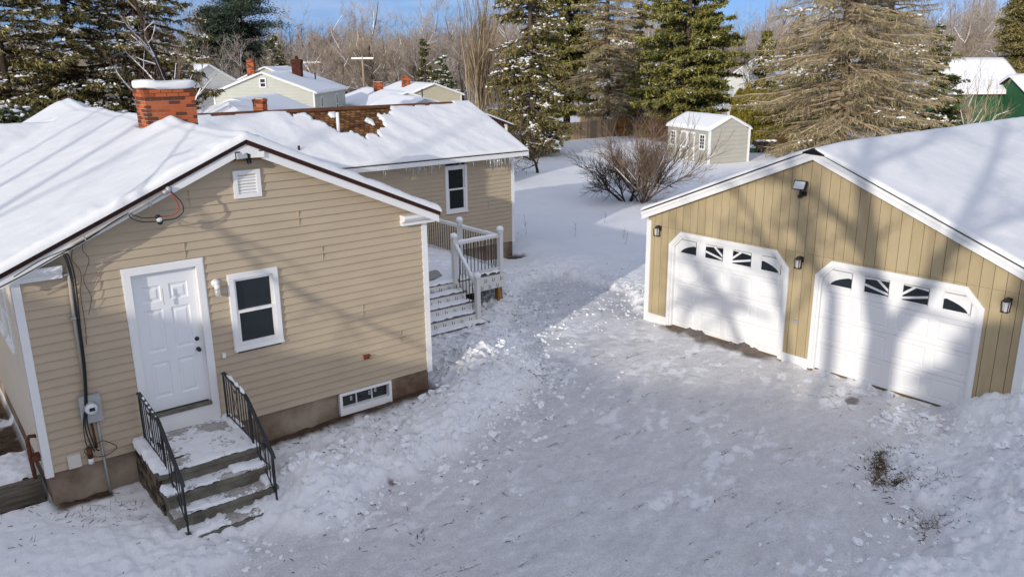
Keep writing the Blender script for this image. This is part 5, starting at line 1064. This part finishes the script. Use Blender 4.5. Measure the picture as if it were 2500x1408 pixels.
    lf=MB(); lf.leaves(c.reshape(-1,3)+ (u*ln*sz*.6).reshape(-1,3),(u*ln*sz).reshape(-1,3),(v*wd*sz).reshape(-1,3))
    sn=MB()
    if SN:
        Pn=np.vstack(SN); n=len(Pn); v_,t_=ICO[0]; sc=np.stack([.03+.10*rs.rand(n)**2,.03+.10*rs.rand(n)**2,rs.uniform(.02,.05,n)],1)*(.6+.45*lw); VV=v_[None]*sc[:,None,:]*(1+.45*rs.randn(n,len(v_),1))+Pn[:,None,:]; sn.add(VV.reshape(-1,3),None,(t_[None]+(np.arange(n)*len(v_))[:,None,None]).reshape(-1,3))
    return dict(trunk=trunk,limbs=limbs,twigs=tw,leaves=lf,snow=sn,barkm=barkm or M['bark'],leafm=lm)
def merge(*mbs):
    o=MB()
    for m in mbs:
        V,Q,T=m.arrays(); o.add(V,Q,T)
    return o
def plant_conifer(name,loc,label,d,group=None,cat='tree',crownbark=None,rz=0):
    o=empty(name,loc,rz,label,cat,group); d['trunk'].build('trunk',d['barkm'],o,True)
    c=d['leaves'].build('crown',d['leafm'],o); merge(d['limbs'],d['twigs']).build('branches',crownbark or d['barkm'],o)
    if d['snow'].n: d['snow'].build('branch_snow',M['snow_far'],o)['kind']='stuff'
    return o
def bare(seed,H,spread=.5,stems=1,levels=4,first=.25,tr=None,snow=.35,kids=(3,5),tw=1.0,upb=.35,base_spread=.1,minr=.006,curve=.12,lenf=.62):
    rs=np.random.RandomState(seed); big=Segs(); tw_=Segs(); tr=tr or H*.014; SNW=[]
    def grow(p,d,L,r,lev):
        n=5 if lev<2 else 3; pts=[p]; q=p.copy(); dd=d.copy()
        for i in range(n):
            dd=unit(dd+rs.randn(3)*curve+np.array([0,0,upb*.22 if lev>0 else .05])); q=q+dd*L/n; pts.append(q.copy())
        last=lev>=levels; rend=max(minr*.5,r*(.55 if lev==0 else .35)); rad=np.linspace(r,rend,n+1)
        (big if lev<2 else tw_).path(pts,rad)
        if snow and r>.012*tw and abs(d[2])<.86 and rs.rand()<snow:
            SNW.append((np.array(pts),rad))
        if last: return
        k=rs.randint(*kids)+(2 if lev==0 else 0)
        for j in range(k):
            t=rs.uniform(first if lev==0 else .2,1); i=min(int(t*n),n-1); f=t*n-i; b=pts[i]*(1-f)+pts[i+1]*f
            ax=perp(dd,rs); ang=rs.uniform(.35,.95)*spread*1.6; nd=unit(unit(pts[i+1]-pts[i])*math.cos(ang)+ax*math.sin(ang))
            grow(b,nd,L*rs.uniform(lenf-.14,lenf+.12)*(1-.35*t if lev==0 else 1),max(minr,np.interp(t,[0,1],[r,rend])*rs.uniform(.45,.7)),lev+1)
        grow(pts[-1],unit(dd+rs.randn(3)*.25),L*rs.uniform(.5,.7),rend,lev+1)
    for s in range(stems):
        a=rs.rand()*6.283; e=base_spread*rs.uniform(.3,1.2); d0=unit(np.array([math.cos(a)*e,math.sin(a)*e,1])); p0=np.array([math.cos(a),math.sin(a),0])*(.0 if stems==1 else .05*H*rs.rand()*.6)
        grow(p0,d0,H*(.55 if stems==1 else rs.uniform(.38,.62)),tr*(1 if stems==1 else rs.uniform(.6,1)),0)
    T=MB(); T.segs(big.a,big.b,big.r,big.q,6); W=MB(); W.segs(tw_.a,tw_.b,tw_.r,tw_.q,3); S=MB()
    for pts,rad in SNW:
        up=pts+np.array([0,0,1])*(rad[:,None]*.8+.008); S.segs(up[:-1],up[1:],rad[:-1]*1.05+.01,rad[1:]*.9+.008,4)
    return T,W,S
def plant_bare(name,loc,label,d,barkm,twm,group=None,cat='tree',rz=0):
    o=empty(name,loc,rz,label,cat,group); d[0].build('trunk',barkm,o,True); d[1].build('crown',twm,o)
    if d[2].n: d[2].build('branch_snow',M['snow_far'],o)['kind']='stuff'
    return o
GZ=-.55
# -- two big half bare spruces behind the garage
d=spruce(11,19,7.6,h0=.5,topz=12.5,pow_=.75,leaf='bare',dens=1.15,lw=1.15,snow=.06,droop=.30,whorl=.32,trunk_r=.34,leafm=M['leaf_tan'],barkm=M['bark'],twig=1.35,nb=(6,9),lean=-.8)
plant_conifer('spruce_tree',at_depth(2075,49,GZ),'huge half bare tan spruce spreading over the back of the garage roof',d,crownbark=M['bark_pale'])
d=spruce(12,17,5.2,h0=1.5,topz=12.5,pow_=.6,leaf='bare',dens=1.3,lw=1.1,snow=.08,droop=.26,whorl=.34,trunk_r=.26,leafm=M['leaf_tan'],twig=1.2,nb=(5,8))
plant_conifer('spruce_tree',at_depth(2165,53,GZ),'second tan spruce standing just right of the huge one, before the green barn',d,crownbark=M['bark_pale'])
d=spruce(13,8.2,2.9,h0=.5,leaf='green',dens=1.2,lw=1.3,snow=.3,droop=.3,leafm=M['leaf_dark'],whorl=.36)
plant_conifer('evergreen_tree',at_depth(2295,56,GZ),'dark evergreen with snowy boughs against the left end of the green barn',d)
d=spruce(14,7,2.6,h0=.3,leaf='green',dens=1.3,lw=1.3,snow=.15,droop=.2,leafm=M['leaf_green'])
plant_conifer('evergreen_tree',at_depth(1960,58,GZ),'low green evergreen filling the gap left of the huge spruce trunk',d)
# -- green pine behind the shed
d=spruce(21,17,5.3,h0=1.1,topz=13,leaf='pine',dens=1.9,lw=1.35,snow=.12,droop=.12,whorl=.42,leafm=M['leaf_green'],barkm=M['bark'],nb=(6,9),trunk_r=.3,pow_=.6,twig=1.25)
plant_conifer('pine_tree',at_depth(1680,62,GZ),'broad dense green pine towering behind the garden shed',d)
# -- tan spruce right of centre with visible trunk
d=spruce(22,17,4.4,topz=13.5,h0=1.7,leaf='bare',dens=1.5,lw=1.35,snow=.10,droop=.24,whorl=.36,trunk_r=.3,leafm=M['leaf_tan'],twig=1.2,nb=(5,8),pow_=.55)
plant_conifer('spruce_tree',at_depth(1485,65,GZ),'thin tan spruce with pale upright trunk between fir and pine',d,crownbark=M['bark_pale'])
# -- dark firs
d=spruce(23,18,4.2,topz=14,h0=1.8,leaf='dark',dens=1.7,lw=1.5,snow=.12,droop=.2,whorl=.45,leafm=M['leaf_green'],nb=(6,8),pow_=.55,barkm=M['bark_dark'],trunk_r=.3)
plant_conifer('fir_tree',at_depth(1385,68,GZ),'tall deep green fir behind the snow streaked fir',d)
d=spruce(24,15,3.5,topz=11,h0=.6,leaf='olive',dens=1.7,lw=1.2,snow=.28,droop=.42,whorl=.36,leafm=M['leaf_olive'],nb=(5,8),pow_=.6,trunk_r=.24,barkm=M['bark'])
plant_conifer('fir_tree',at_depth(1300,50,GZ),'olive fir with snow streaked right side beyond the corner of the wing roof',d)
# -- arborvitae hedge
def arbor(seed,H,R):
    rs=np.random.RandomState(seed); n=9000; z=rs.rand(n)**.85*H; f=z/H; rad=R*np.clip((1-f**2.2),.0,1)**.6*(.45+.55*np.clip(z/.5,0,1)); a=rs.rand(n)*6.283; k=rs.rand(n)**.35; bump=1+.18*np.sin(a*5+seed)*np.sin(z*3)
    c=np.stack([np.cos(a)*rad*k*bump,np.sin(a)*rad*k*bump,z],1); u=unit(np.stack([np.cos(a)*.3,np.sin(a)*.3,np.ones(n)],1)+rs.randn(n,3)*.3)*.11*rs.uniform(.6,1.3,(n,1)); v=unit(np.cross(u,rs.randn(n,3)))*.035
    L_=MB(); L_.leaves(c,u,v); T=MB(); T.tube([(0,0,0),(0,0,H*.8)],[.06,.01],5); return T,L_
arb=None
for i,(u_,D_,hh,lab) in enumerate(((1835,57,1.0,'leftmost golden arborvitae, right behind the shed roof'),(1862,56,1.06,'tallest golden arborvitae of the clump right of the shed'),(1886,55.5,.95,'golden arborvitae third from the shed'),(1908,55,.86,'golden arborvitae fourth from the shed'),(1932,54.5,.78,'golden arborvitae fifth from the shed under spruce boughs'),(1812,59,.9,'golden arborvitae partly hidden behind the shed roof'),(1955,54,.66,'smallest golden arborvitae beside the log pile'))):
    if arb is None:
        T,L_=arbor(5,4.3,.78); arb=plant_bare('arborvitae',at_depth(u_,D_,GZ),lab,(T,L_,MB()),M['bark'],M['leaf_gold'],'golden arborvitae right of the shed','shrub'); o=arb
    else:
        o=copy_tree(arb); o.location=at_depth(u_,D_,GZ); o.rotation_euler=(0,0,i*1.7); o['label']=lab
    o.scale=(1,1,hh)
def brush(seed,H,W,n):
    rs=np.random.RandomState(seed); S=Segs()
    for _ in range(n):
        p=np.array([rs.randn()*W*.4,rs.randn()*W*.25,0]); d=unit(np.array([rs.randn()*.35,rs.randn()*.35,1])); L_=H*rs.uniform(.5,1.1); q=p+d*L_*.5; e=q+unit(d+rs.randn(3)*.3)*L_*.5; S.path([p,q,e],[.012,.008,.003])
        for _ in range(5): t=rs.uniform(.3,1); b=p+(e-p)*t; S.path([b,b+unit(d+rs.randn(3)*.8)*L_*.25],[.007,.003])
    m=MB(); m.segs(S.a,S.b,S.r,S.q,3); return m
def plant_brush(loc,label,mb,m_,group=None,rz=0):
    o=empty('brush',loc,rz,label,'shrub',group); mb.build('stems',m_,o); return o
M['twig_red']=mat('reddish_twig',(.17,.085,.055),.95,.05,col2=(.09,.05,.035),vscale=.8)
M['twig_gold']=mat('golden_twig',(.28,.19,.08),.95,.05,col2=(.16,.10,.045),vscale=.8)
plant_brush(at_depth(1590,61,GZ),'reddish brown brush tangled before the grey fence beside the shed',brush(1,1.7,2.2,260),M['twig_gold'])
plant_brush(at_depth(1640,58,GZ),'rusty brush directly left of the garden shed roof',brush(2,2.2,1.6,320),M['twig_red'])
plant_brush(at_depth(1240,56,GZ),'reddish brush piled behind the corner of the wing roof',brush(3,1.5,3.0,380),M['twig_red'])
plant_brush(at_depth(1275,53,GZ),'low reddish brush left of the board fence',brush(4,1.3,2.6,240),M['twig_red'])
plant_brush(at_depth(1925,51.5,GZ),'golden ornamental grass right of the log pile',brush(5,1.2,1.1,300),M['twig_gold'])
plant_brush(at_depth(1900,52.5,GZ),'short dry weeds behind the log pile',brush(6,.9,2.6,160),M['twig_brown'])
# -- small bare tree and multi stem shrub in the yard
plant_bare('apple_tree',at_depth(1313,41.9,-.5),'small crooked bare tree alone in the snowy yard beyond the wing',bare(31,3.4,spread=.85,levels=4,first=.3,tr=.085,kids=(3,5),upb=.1,curve=.2,snow=0),M['bark_dark'],M['twig_brown'])
d=bare(33,3.9,spread=.42,stems=20,levels=3,first=.2,tr=.045,kids=(3,6),upb=.3,base_spread=.95,curve=.11,snow=.12,minr=.007,lenf=.6)
plant_bare('lilac_shrub',at_depth(1578,33,-.52),'large bare many stemmed shrub in the yard left of the garage eave',d,M['twig_brown'],M['twig_brown'],None,'shrub')
d=bare(34,2.9,spread=.5,stems=9,levels=3,first=.3,tr=.045,kids=(4,6),upb=.25,base_spread=1.5,curve=.13,snow=0,minr=.007)
plant_bare('lilac_shrub',at_depth(1540,33.2,-.52),'low dark arching shrub leaning left from the many stemmed shrub',d,M['bark_dark'],M['bark_dark'],None,'shrub')
d=bare(35,5.6,spread=.5,stems=6,levels=3,first=.25,tr=.06,kids=(2,4),upb=.3,base_spread=.75,curve=.1,snow=.55,minr=.008)
plant_bare('bare_shrub',at_depth(2395,50,GZ),'pale snow dusted bare shrub in front of the green barn wall',d,M['bark_pale'],M['bark_pale'],None,'shrub')
# -- tall thin stems beyond the wing roof
d=bare(36,13.5,spread=.25,stems=15,levels=3,first=.5,tr=.085,kids=(3,5),upb=.8,base_spread=.13,curve=.04,snow=.03,minr=.008,lenf=.42)
plant_bare('tall_multistem_tree',at_depth(1160,52,GZ),'clump of tall thin tan stems rising beyond the right end of the wing',d,M['bark_pale'],M['twig_tan'])
d=bare(37,5.2,spread=.3,stems=12,levels=3,first=.35,tr=.04,kids=(3,5),upb=.6,base_spread=.35,curve=.06,snow=.2,minr=.007,lenf=.45)
plant_bare('sapling_clump',at_depth(1215,57,GZ),'thicket of pale saplings between the tall stems and the snow streaked fir',d,M['bark_pale'],M['twig_tan'])
# -- left side conifers beyond the roof
d=spruce(41,16,4.7,topz=11,h0=1.0,leaf='olive',dens=1.5,lw=1.15,snow=.7,droop=.26,whorl=.36,leafm=M['leaf_olive'],trunk_r=.24,barkm=M['bark_dark'],pow_=.5,nb=(4,7))
plant_conifer('spruce_tree',at_depth(178,39,GZ),'leaning olive spruce flecked with snow, left of the brick chimney',d)
d=spruce(42,16,4.5,topz=11,h0=.8,leaf='olive',dens=1.5,lw=1.15,snow=.7,droop=.28,whorl=.36,leafm=M['leaf_olive'],trunk_r=.26,barkm=M['bark_dark'],pow_=.5,nb=(4,7),lean=.5)
plant_conifer('spruce_tree',at_depth(318,41,GZ),'snow flecked olive spruce directly behind the brick chimney',d)
d=spruce(43,14,3.8,topz=10,h0=.8,leaf='olive',dens=1.4,lw=1.1,snow=.5,droop=.24,whorl=.38,leafm=M['leaf_olive'],trunk_r=.2,barkm=M['bark_dark'],pow_=.5)
plant_conifer('spruce_tree',at_depth(8,36,GZ),'tall sunlit spruce cut by the left edge of the photo',d)
d=spruce(44,4.9,2.6,h0=.1,leaf='green',dens=1.6,lw=1.1,snow=1.3,droop=.5,whorl=.25,leafm=M['leaf_dark'],nb=(6,9),pow_=.5)
plant_conifer('evergreen_tree',at_depth(0,28,GZ),'low dark evergreen heavily loaded with snow at the left edge',d)
plant_bare('bare_tree',at_depth(432,38,GZ),'dark bare tree with long snowy limbs standing right above the chimney',bare(45,12.5,spread=.62,levels=4,first=.2,tr=.19,kids=(3,5),upb=.25,curve=.1,snow=.8,lenf=.5),M['bark_dark'],M['twig_brown'])
plant_bare('birch_tree',at_depth(408,44,GZ),'slender white birch trunk left of the dark bare tree',bare(46,10,spread=.3,levels=3,first=.5,tr=.13,kids=(2,4),upb=.5,curve=.03,snow=.2,lenf=.35),M['bark_birch'],M['twig_brown'])
plant_bare('bare_tree',at_depth(90,58,-.8),'greyish bare tree seen through the left spruces',bare(47,10,spread=.5,levels=4,first=.2,tr=.15,snow=.7),M['bark'],M['twig_brown'])
# -- far white pine with layered crown
def white_pine(seed,H,R):
    rs=np.random.RandomState(seed); T=MB(); T.tube([(0,0,0),(.1,.1,H*.5),(0,0,H*.97)],[.42,.3,.06],8); S=Segs(); C_=[]
    for i in range(60):
        f=rs.uniform(.22,1); z=f*H; prof=np.interp(f,[.22,.35,.6,.85,1],[.95,.85,.95,.85,.25]); L_=R*prof*rs.uniform(.55,1.1); a=rs.rand()*6.283; e=np.array([math.cos(a)*L_,math.sin(a)*L_,z+rs.uniform(-.02,.10)*L_]); S.path([np.array([0,0,z-.4]),np.array([e[0]*.5,e[1]*.5,z-.3]),e],[.09,.06,.02]); C_.append(e); C_.append(e*np.array([.6,.6,1])+rs.randn(3)*.2)
    C_=np.array(C_); n=320; c=(C_[:,None,:]+rs.randn(len(C_),n,3)*np.array([.75,.75,.24])*R/3.4).reshape(-1,3); N=len(c); u=unit(rs.randn(N,3)*[1,1,.6]+[0,0,.4])*.2; v=unit(np.cross(u,rs.randn(N,3)))*.055; L2=MB(); L2.leaves(c,u,v); B_=MB(); B_.segs(S.a,S.b,S.r,S.q,5); return T,L2,B_
T,L2,B_=white_pine(51,16.0,4.6); o=empty('white_pine',at_depth(598,112,-1.4),0,'great dark white pine with rounded layered crown against the sky','tree'); T.build('trunk',M['bark_dark'],o); L2.build('crown',M['leaf_blue'],o); B_.build('branches',M['bark_dark'],o)
T,L2,B_=white_pine(52,13.8,3.0); o=empty('white_pine',at_depth(533,108,-1.4),0,'smaller white pine leaning beside the left of the great pine','tree'); T.build('trunk',M['bark_dark'],o); L2.build('crown',M['leaf_blue'],o); B_.build('branches',M['bark_dark'],o)
T,L2,B_=white_pine(53,12.5,2.4); o=empty('white_pine',at_depth(2492,88,-1.0),0,'grey green pine standing above the green barn at the right edge','tree'); T.build('trunk',M['bark'],o); L2.build('crown',M['leaf_olive'],o); B_.build('branches',M['bark'],o)
for u_,D_,H_,R_2,lf_,lab in ((672,105,10.2,2.2,'dark','dark pointed spruce between white pine and bare maple'),(1036,95,9.2,1.5,'dark','slim dark spruce among bare trees right of the utility pole'),(1080,88,7.4,2.6,'dark','snow laden spruce in front of the distant steep roofed house'),(468,95,10,2.8,'dark','dark spruce behind the snowy bare tree, left of the pines'),(1872,70,9.0,1.7,'green','slender light green cedar between pine and huge spruce'),(1345,90,12,3,'dark','dark fir far behind the snow streaked fir'),(1560,80,13,3.4,'olive','olive spruce behind the gap left of the green pine'),(1945,78,11,3.2,'olive','olive spruce behind the left boughs of the huge spruce')):
    d=spruce(int(u_),H_,R_2,h0=.5,leaf=lf_,dens=.9,lw=1.9,snow=.9 if u_==1080 else .15,droop=.25,whorl=.5,leafm={'dark':M['leaf_dark'],'green':M['leaf_green'],'olive':M['leaf_olive']}[lf_],segk=3,pow_=.8)
    plant_conifer('evergreen_tree',at_depth(u_,D_,-1.0),lab,d)
# -- bare deciduous trees of the background
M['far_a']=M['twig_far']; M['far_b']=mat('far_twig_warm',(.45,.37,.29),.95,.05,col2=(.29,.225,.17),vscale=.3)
protos=[]
specs=[(61,12.5,.62),(62,11.5,.7),(63,13.0,.55),(64,10.5,.75),(65,11.8,.6)]
rsb=np.random.RandomState(9)
where=[]
for u_ in np.arange(455,1260,11): where.append((u_+rsb.uniform(-8,8),rsb.uniform(96,150)))
for u_ in np.arange(0,470,17): where.append((u_+rsb.uniform(-8,8),rsb.uniform(62,110)))
for u_ in np.arange(1270,1900,24): where.append((u_+rsb.uniform(-10,10),rsb.uniform(90,120)))
for u_ in np.arange(1900,2480,13): where.append((u_+rsb.uniform(-8,8),rsb.uniform(100,145)))
named={755:(104,1.12,'broad bare maple left of the tall dark chimney, twigs against the sky'),905:(100,1.22,'tall bare tree right of the open sky gap, finest crown of the group'),1010:(98,1.05,'bare tree between the two smaller background spruces'),1850:(72,.95,'small dark bare tree with snowy limbs left of the cedar'),800:(88,.8,'snow lined bare tree just right of the dark chimney')}
for k,(D_,s_,lab) in named.items(): where.append((k,D_,s_,lab))
GRP='bare brown trees of the background woods'
for i,w_ in enumerate(where):
    k=i%len(specs)
    if len(protos)<=k:
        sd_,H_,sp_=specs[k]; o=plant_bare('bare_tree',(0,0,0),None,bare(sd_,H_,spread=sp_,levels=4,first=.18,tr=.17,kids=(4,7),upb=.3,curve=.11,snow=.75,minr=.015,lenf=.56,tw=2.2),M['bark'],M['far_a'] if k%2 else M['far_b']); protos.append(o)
    else: o=copy_tree(protos[k])
    o.location=at_depth(w_[0],w_[1],-1.4); s_=w_[2] if len(w_)>2 else rsb.uniform(.80,1.08)*w_[1]/115
    if len(w_)==2 and 640<w_[0]<900: s_*=.88
    o.scale=(s_*1.05,s_*1.05,s_); o.rotation_euler=(0,0,rsb.rand()*6.28); o['category']='tree'; o['label']=w_[3] if len(w_)>3 else 'bare brown tree among the background woods'; 
    if len(w_)==2:
        zl=[(455,'bare brown tree seen through the left spruces above the snowy roof','bare trees behind the left spruces'),(1265,'bare brown tree in the woods behind the neighbouring houses','bare trees behind the neighbouring houses'),(1900,'bare brown tree glimpsed between the green pine and the spruces','bare trees behind the green pine'),(9999,'bare grey brown tree in the woods above the green barn','bare trees above the green barn')]
        _,o['label'],o['group']=next(z_ for z_ in zl if w_[0]<z_[0])
# -- far woodland mass
rs=np.random.RandomState(70)
def woods(n,u0,u1,D0,D1,hmin,hmax,seed):
    rs=np.random.RandomState(seed); u=rs.uniform(u0,u1,n); D=rs.uniform(D0,D1,n); P=np.array([at_depth(a,b,-1.6) for a,b in zip(u,D)]); hh=rs.uniform(hmin,hmax,n)*(1+.25*np.sin(u/37.)*np.sin(u/91.+1)); m=MB()
    top=P+np.stack([rs.randn(n)*.4,rs.randn(n)*.4,hh],1); m.segs(P,top,np.full(n,.09),np.full(n,.02),3)
    k=16; t=rs.uniform(.25,1,(n,k)); b=P[:,None,:]+(top-P)[:,None,:]*t[...,None]; d=unit(rs.randn(n,k,3)*[.7,.7,.4]+[0,0,.9])*(hh[:,None]*.28*(1.15-t))[...,None]; b=b.reshape(-1,3);d=d.reshape(-1,3); N=len(b); m.segs(b,b+d,np.full(N,.035),np.full(N,.012),3)
    t2=rs.uniform(.2,1,(N,3)); b2=(b[:,None,:]+d[:,None,:]*t2[...,None]).reshape(-1,3); d2=unit(rs.randn(N*3,3)+[0,0,.6])*rs.uniform(.3,1.0,(N*3,1)); m.segs(b2,b2+d2,np.full(N*3,.018),np.full(N*3,.008),3); return m
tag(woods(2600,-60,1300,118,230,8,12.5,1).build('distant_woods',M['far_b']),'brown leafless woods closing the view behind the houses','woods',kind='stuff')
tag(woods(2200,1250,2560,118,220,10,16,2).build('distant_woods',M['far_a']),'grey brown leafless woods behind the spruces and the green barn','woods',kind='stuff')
# ---------------------------------------------------------------- what stands behind the viewpoint and shades the foreground
def limb(m,pts,r0,r1,k=8):
    P=np.array([shade(s,l,h) for s,l,h in pts]); m.tube(P,np.linspace(r0,r1,len(P)),k)
def shade_tree(name,lab,limbs,seed,twn=60,tl=1.6):
    base=np.array(shade(limbs[0][0][0][0],limbs[0][0][0][1],z=-.6)); o=empty(name,tuple(base),0,lab,'tree'); OFF[o.name]=tuple(base)
    m=MB()
    for pts,r0,r1 in limbs: limb(m,pts,r0,r1)
    m.build('trunk',M['bark'],o,True); rs=np.random.RandomState(seed); S=Segs()
    for pts,r0,r1 in limbs[1:]:
        P=np.array([shade(s,l,h) for s,l,h in pts])
        for _ in range(twn//len(limbs)):
            t=rs.uniform(.2,1)*(len(P)-1); i=min(int(t),len(P)-2); b=P[i]+(P[i+1]-P[i])*(t-i); d=unit(unit(P[i+1]-P[i])+rs.randn(3)*.8); L_=rs.uniform(.4,1)*tl; q=b+d*L_*.5; e=q+unit(d+rs.randn(3)*.35)*L_*.5; S.path([b,q,e],[r1*.8+.012,.02,.008])
            for _ in range(4): f=b+(e-b)*rs.uniform(.3,1); S.path([f,f+unit(d+rs.randn(3)*.9)*L_*.4],[.012,.006])
    m=MB(); m.segs(S.a,S.b,S.r,S.q,4); m.build('crown',M['twig_brown'],o); return o
LL=-13.
def g2(y,z,x=12.79):  # point on the garage door wall -> (s,h0)
    return (-.38*x+.925*y, z+TEL*(.925*x+.38*y))
def GP_(y,z): s,h=g2(y,z); return (s,LL,h)
shade_tree('maple_tree','large bare maple behind the viewpoint casting the forked shadow on the right garage door',[
 ([(GP_(-4.9,-2)[0],LL,-3.6),GP_(-4.95,-.4),GP_(-4.98,.55)],.34,.30),
 ([GP_(-4.98,.5),GP_(-4.75,1.2),GP_(-4.55,2.1),GP_(-4.3,3.2),GP_(-4.1,4.6),GP_(-3.6,6.2)],.26,.10),
 ([GP_(-4.98,.5),GP_(-5.5,1.4),GP_(-6.0,2.6),GP_(-6.4,4.2),GP_(-6.8,6.5)],.20,.08),
 ([GP_(-4.6,1.9),GP_(-4.0,2.6),GP_(-3.2,3.1),GP_(-2.2,3.4),GP_(-1.3,4.2)],.12,.04),
 ([GP_(-6.0,2.6),GP_(-6.9,3.3),GP_(-8.0,3.8)],.12,.05),
 ([GP_(-4.2,3.6),GP_(-5.0,4.6),GP_(-5.6,6.0)],.11,.05)],3,90,2.0)
shade_tree('maple_tree','slimmer bare tree behind the viewpoint casting the branch shadow between the garage doors',[
 ([(GP_(-3.9,-2)[0],LL-2,-3.0),(GP_(-3.95,0)[0],LL-2,GP_(-3.95,0)[2]),(GP_(-3.9,1.2)[0],LL-2,GP_(-3.9,1.2)[2])],.17,.13),
 ([(GP_(-3.9,1.2)[0],LL-2,GP_(-3.9,1.2)[2]),(GP_(-3.3,1.9)[0],LL-2,GP_(-3.3,1.9)[2]),(GP_(-3.0,2.9)[0],LL-2,GP_(-3.,2.9)[2]),(GP_(-2.6,4.4)[0],LL-2,GP_(-2.6,4.4)[2])],.13,.06),
 ([(GP_(-3.1,-.5)[0],LL-2,GP_(-3.1,-.5)[2]),(GP_(-2.9,.6)[0],LL-2,GP_(-2.9,.6)[2]),(GP_(-2.5,1.8)[0],LL-2,GP_(-2.5,1.8)[2]),(GP_(-1.6,2.9)[0],LL-2,GP_(-1.6,2.9)[2])],.10,.04),
 ([(GP_(-1.9,-.4)[0],LL-2,GP_(-1.9,-.4)[2]),(GP_(-1.4,.5)[0],LL-2,GP_(-1.4,.5)[2]),(GP_(-.9,.9)[0],LL-2,GP_(-.9,.9)[2]),(GP_(-.4,1.5)[0],LL-2,GP_(-.4,1.5)[2])],.08,.04),
 ([(GP_(-2.6,.4)[0],LL-2,GP_(-2.6,.4)[2]),(GP_(-1.4,.5)[0],LL-2,GP_(-1.4,.5)[2]),(GP_(-.2,.25)[0],LL-2,GP_(-.2,.25)[2])],.04,.06)],5,120,1.5)
shade_tree('maple_tree','bare tree behind the viewpoint whose limbs streak the left roof slope',[
 ([(2.6,-34,-9.0),(2.7,-34,2.5),(2.9,-34,6.0),(3.0,-34,8.5)],.17,.05),
 ([(4.2,-34,-9.0),(4.3,-34,3),(4.7,-34,6.5),(5.3,-34,9)],.16,.05),
 ([(2.7,-34,3.2),(1.6,-34,4.6),(1.0,-34,6)],.08,.03),
 ([(.6,-9.5,5.6),(-.3,-8.5,4.9),(-.87,-8,4.3),(-1.25,-8,3.35),(-1.7,-8,2.75),(-2.2,-8,2.3)],.022,.03),
 ([(6.0,-34,-9.0),(6.2,-34,4),(6.6,-34,8)],.12,.05)],7,40,1.2)
# evergreens whose tops set the low shade line, and a steep roofed house
ev=None
rsv=np.random.RandomState(12)
for i,(s,h) in enumerate([(-15.2,4.8),(-14.0,5.4),(-13.0,5.5),(-12.2,4.7),(-11.5,3.4),(-10.8,2.3),(-9.9,1.5),(-9.0,1.3),(-8.3,1.2),(-7.4,1.5),(-6.7,.9),(-5.9,1.3),(-5.1,.9),(-4.3,1.35),(-3.5,.95),(-2.8,1.3),(-2.1,1.25),(-1.3,1.4),(-.5,1.95),(.4,1.9),(1.2,2.2),(2.2,1.8),(3.3,2.1)]):
    l=-21+rsv.uniform(-1,1); z0=-.6; Hh_=(h+.55)-TEL*l-z0
    if ev is None:
        d=spruce(81,9.0,1.45,h0=.1,leaf='green',dens=1.3,lw=2.0,snow=.1,droop=.1,whorl=.3,leafm=M['leaf_green'],nb=(6,9),pow_=.35); ev=plant_conifer('evergreen_tree',(0,0,0),'evergreen in the tall hedge row behind the viewpoint',d,'evergreens in the hedge row behind the viewpoint'); o=ev
    else: o=copy_tree(ev)
    p=shade(s,l,z=z0); o.location=p; o.scale=(1,1,Hh_/9.0); o.rotation_euler=(0,0,rsv.rand()*6)
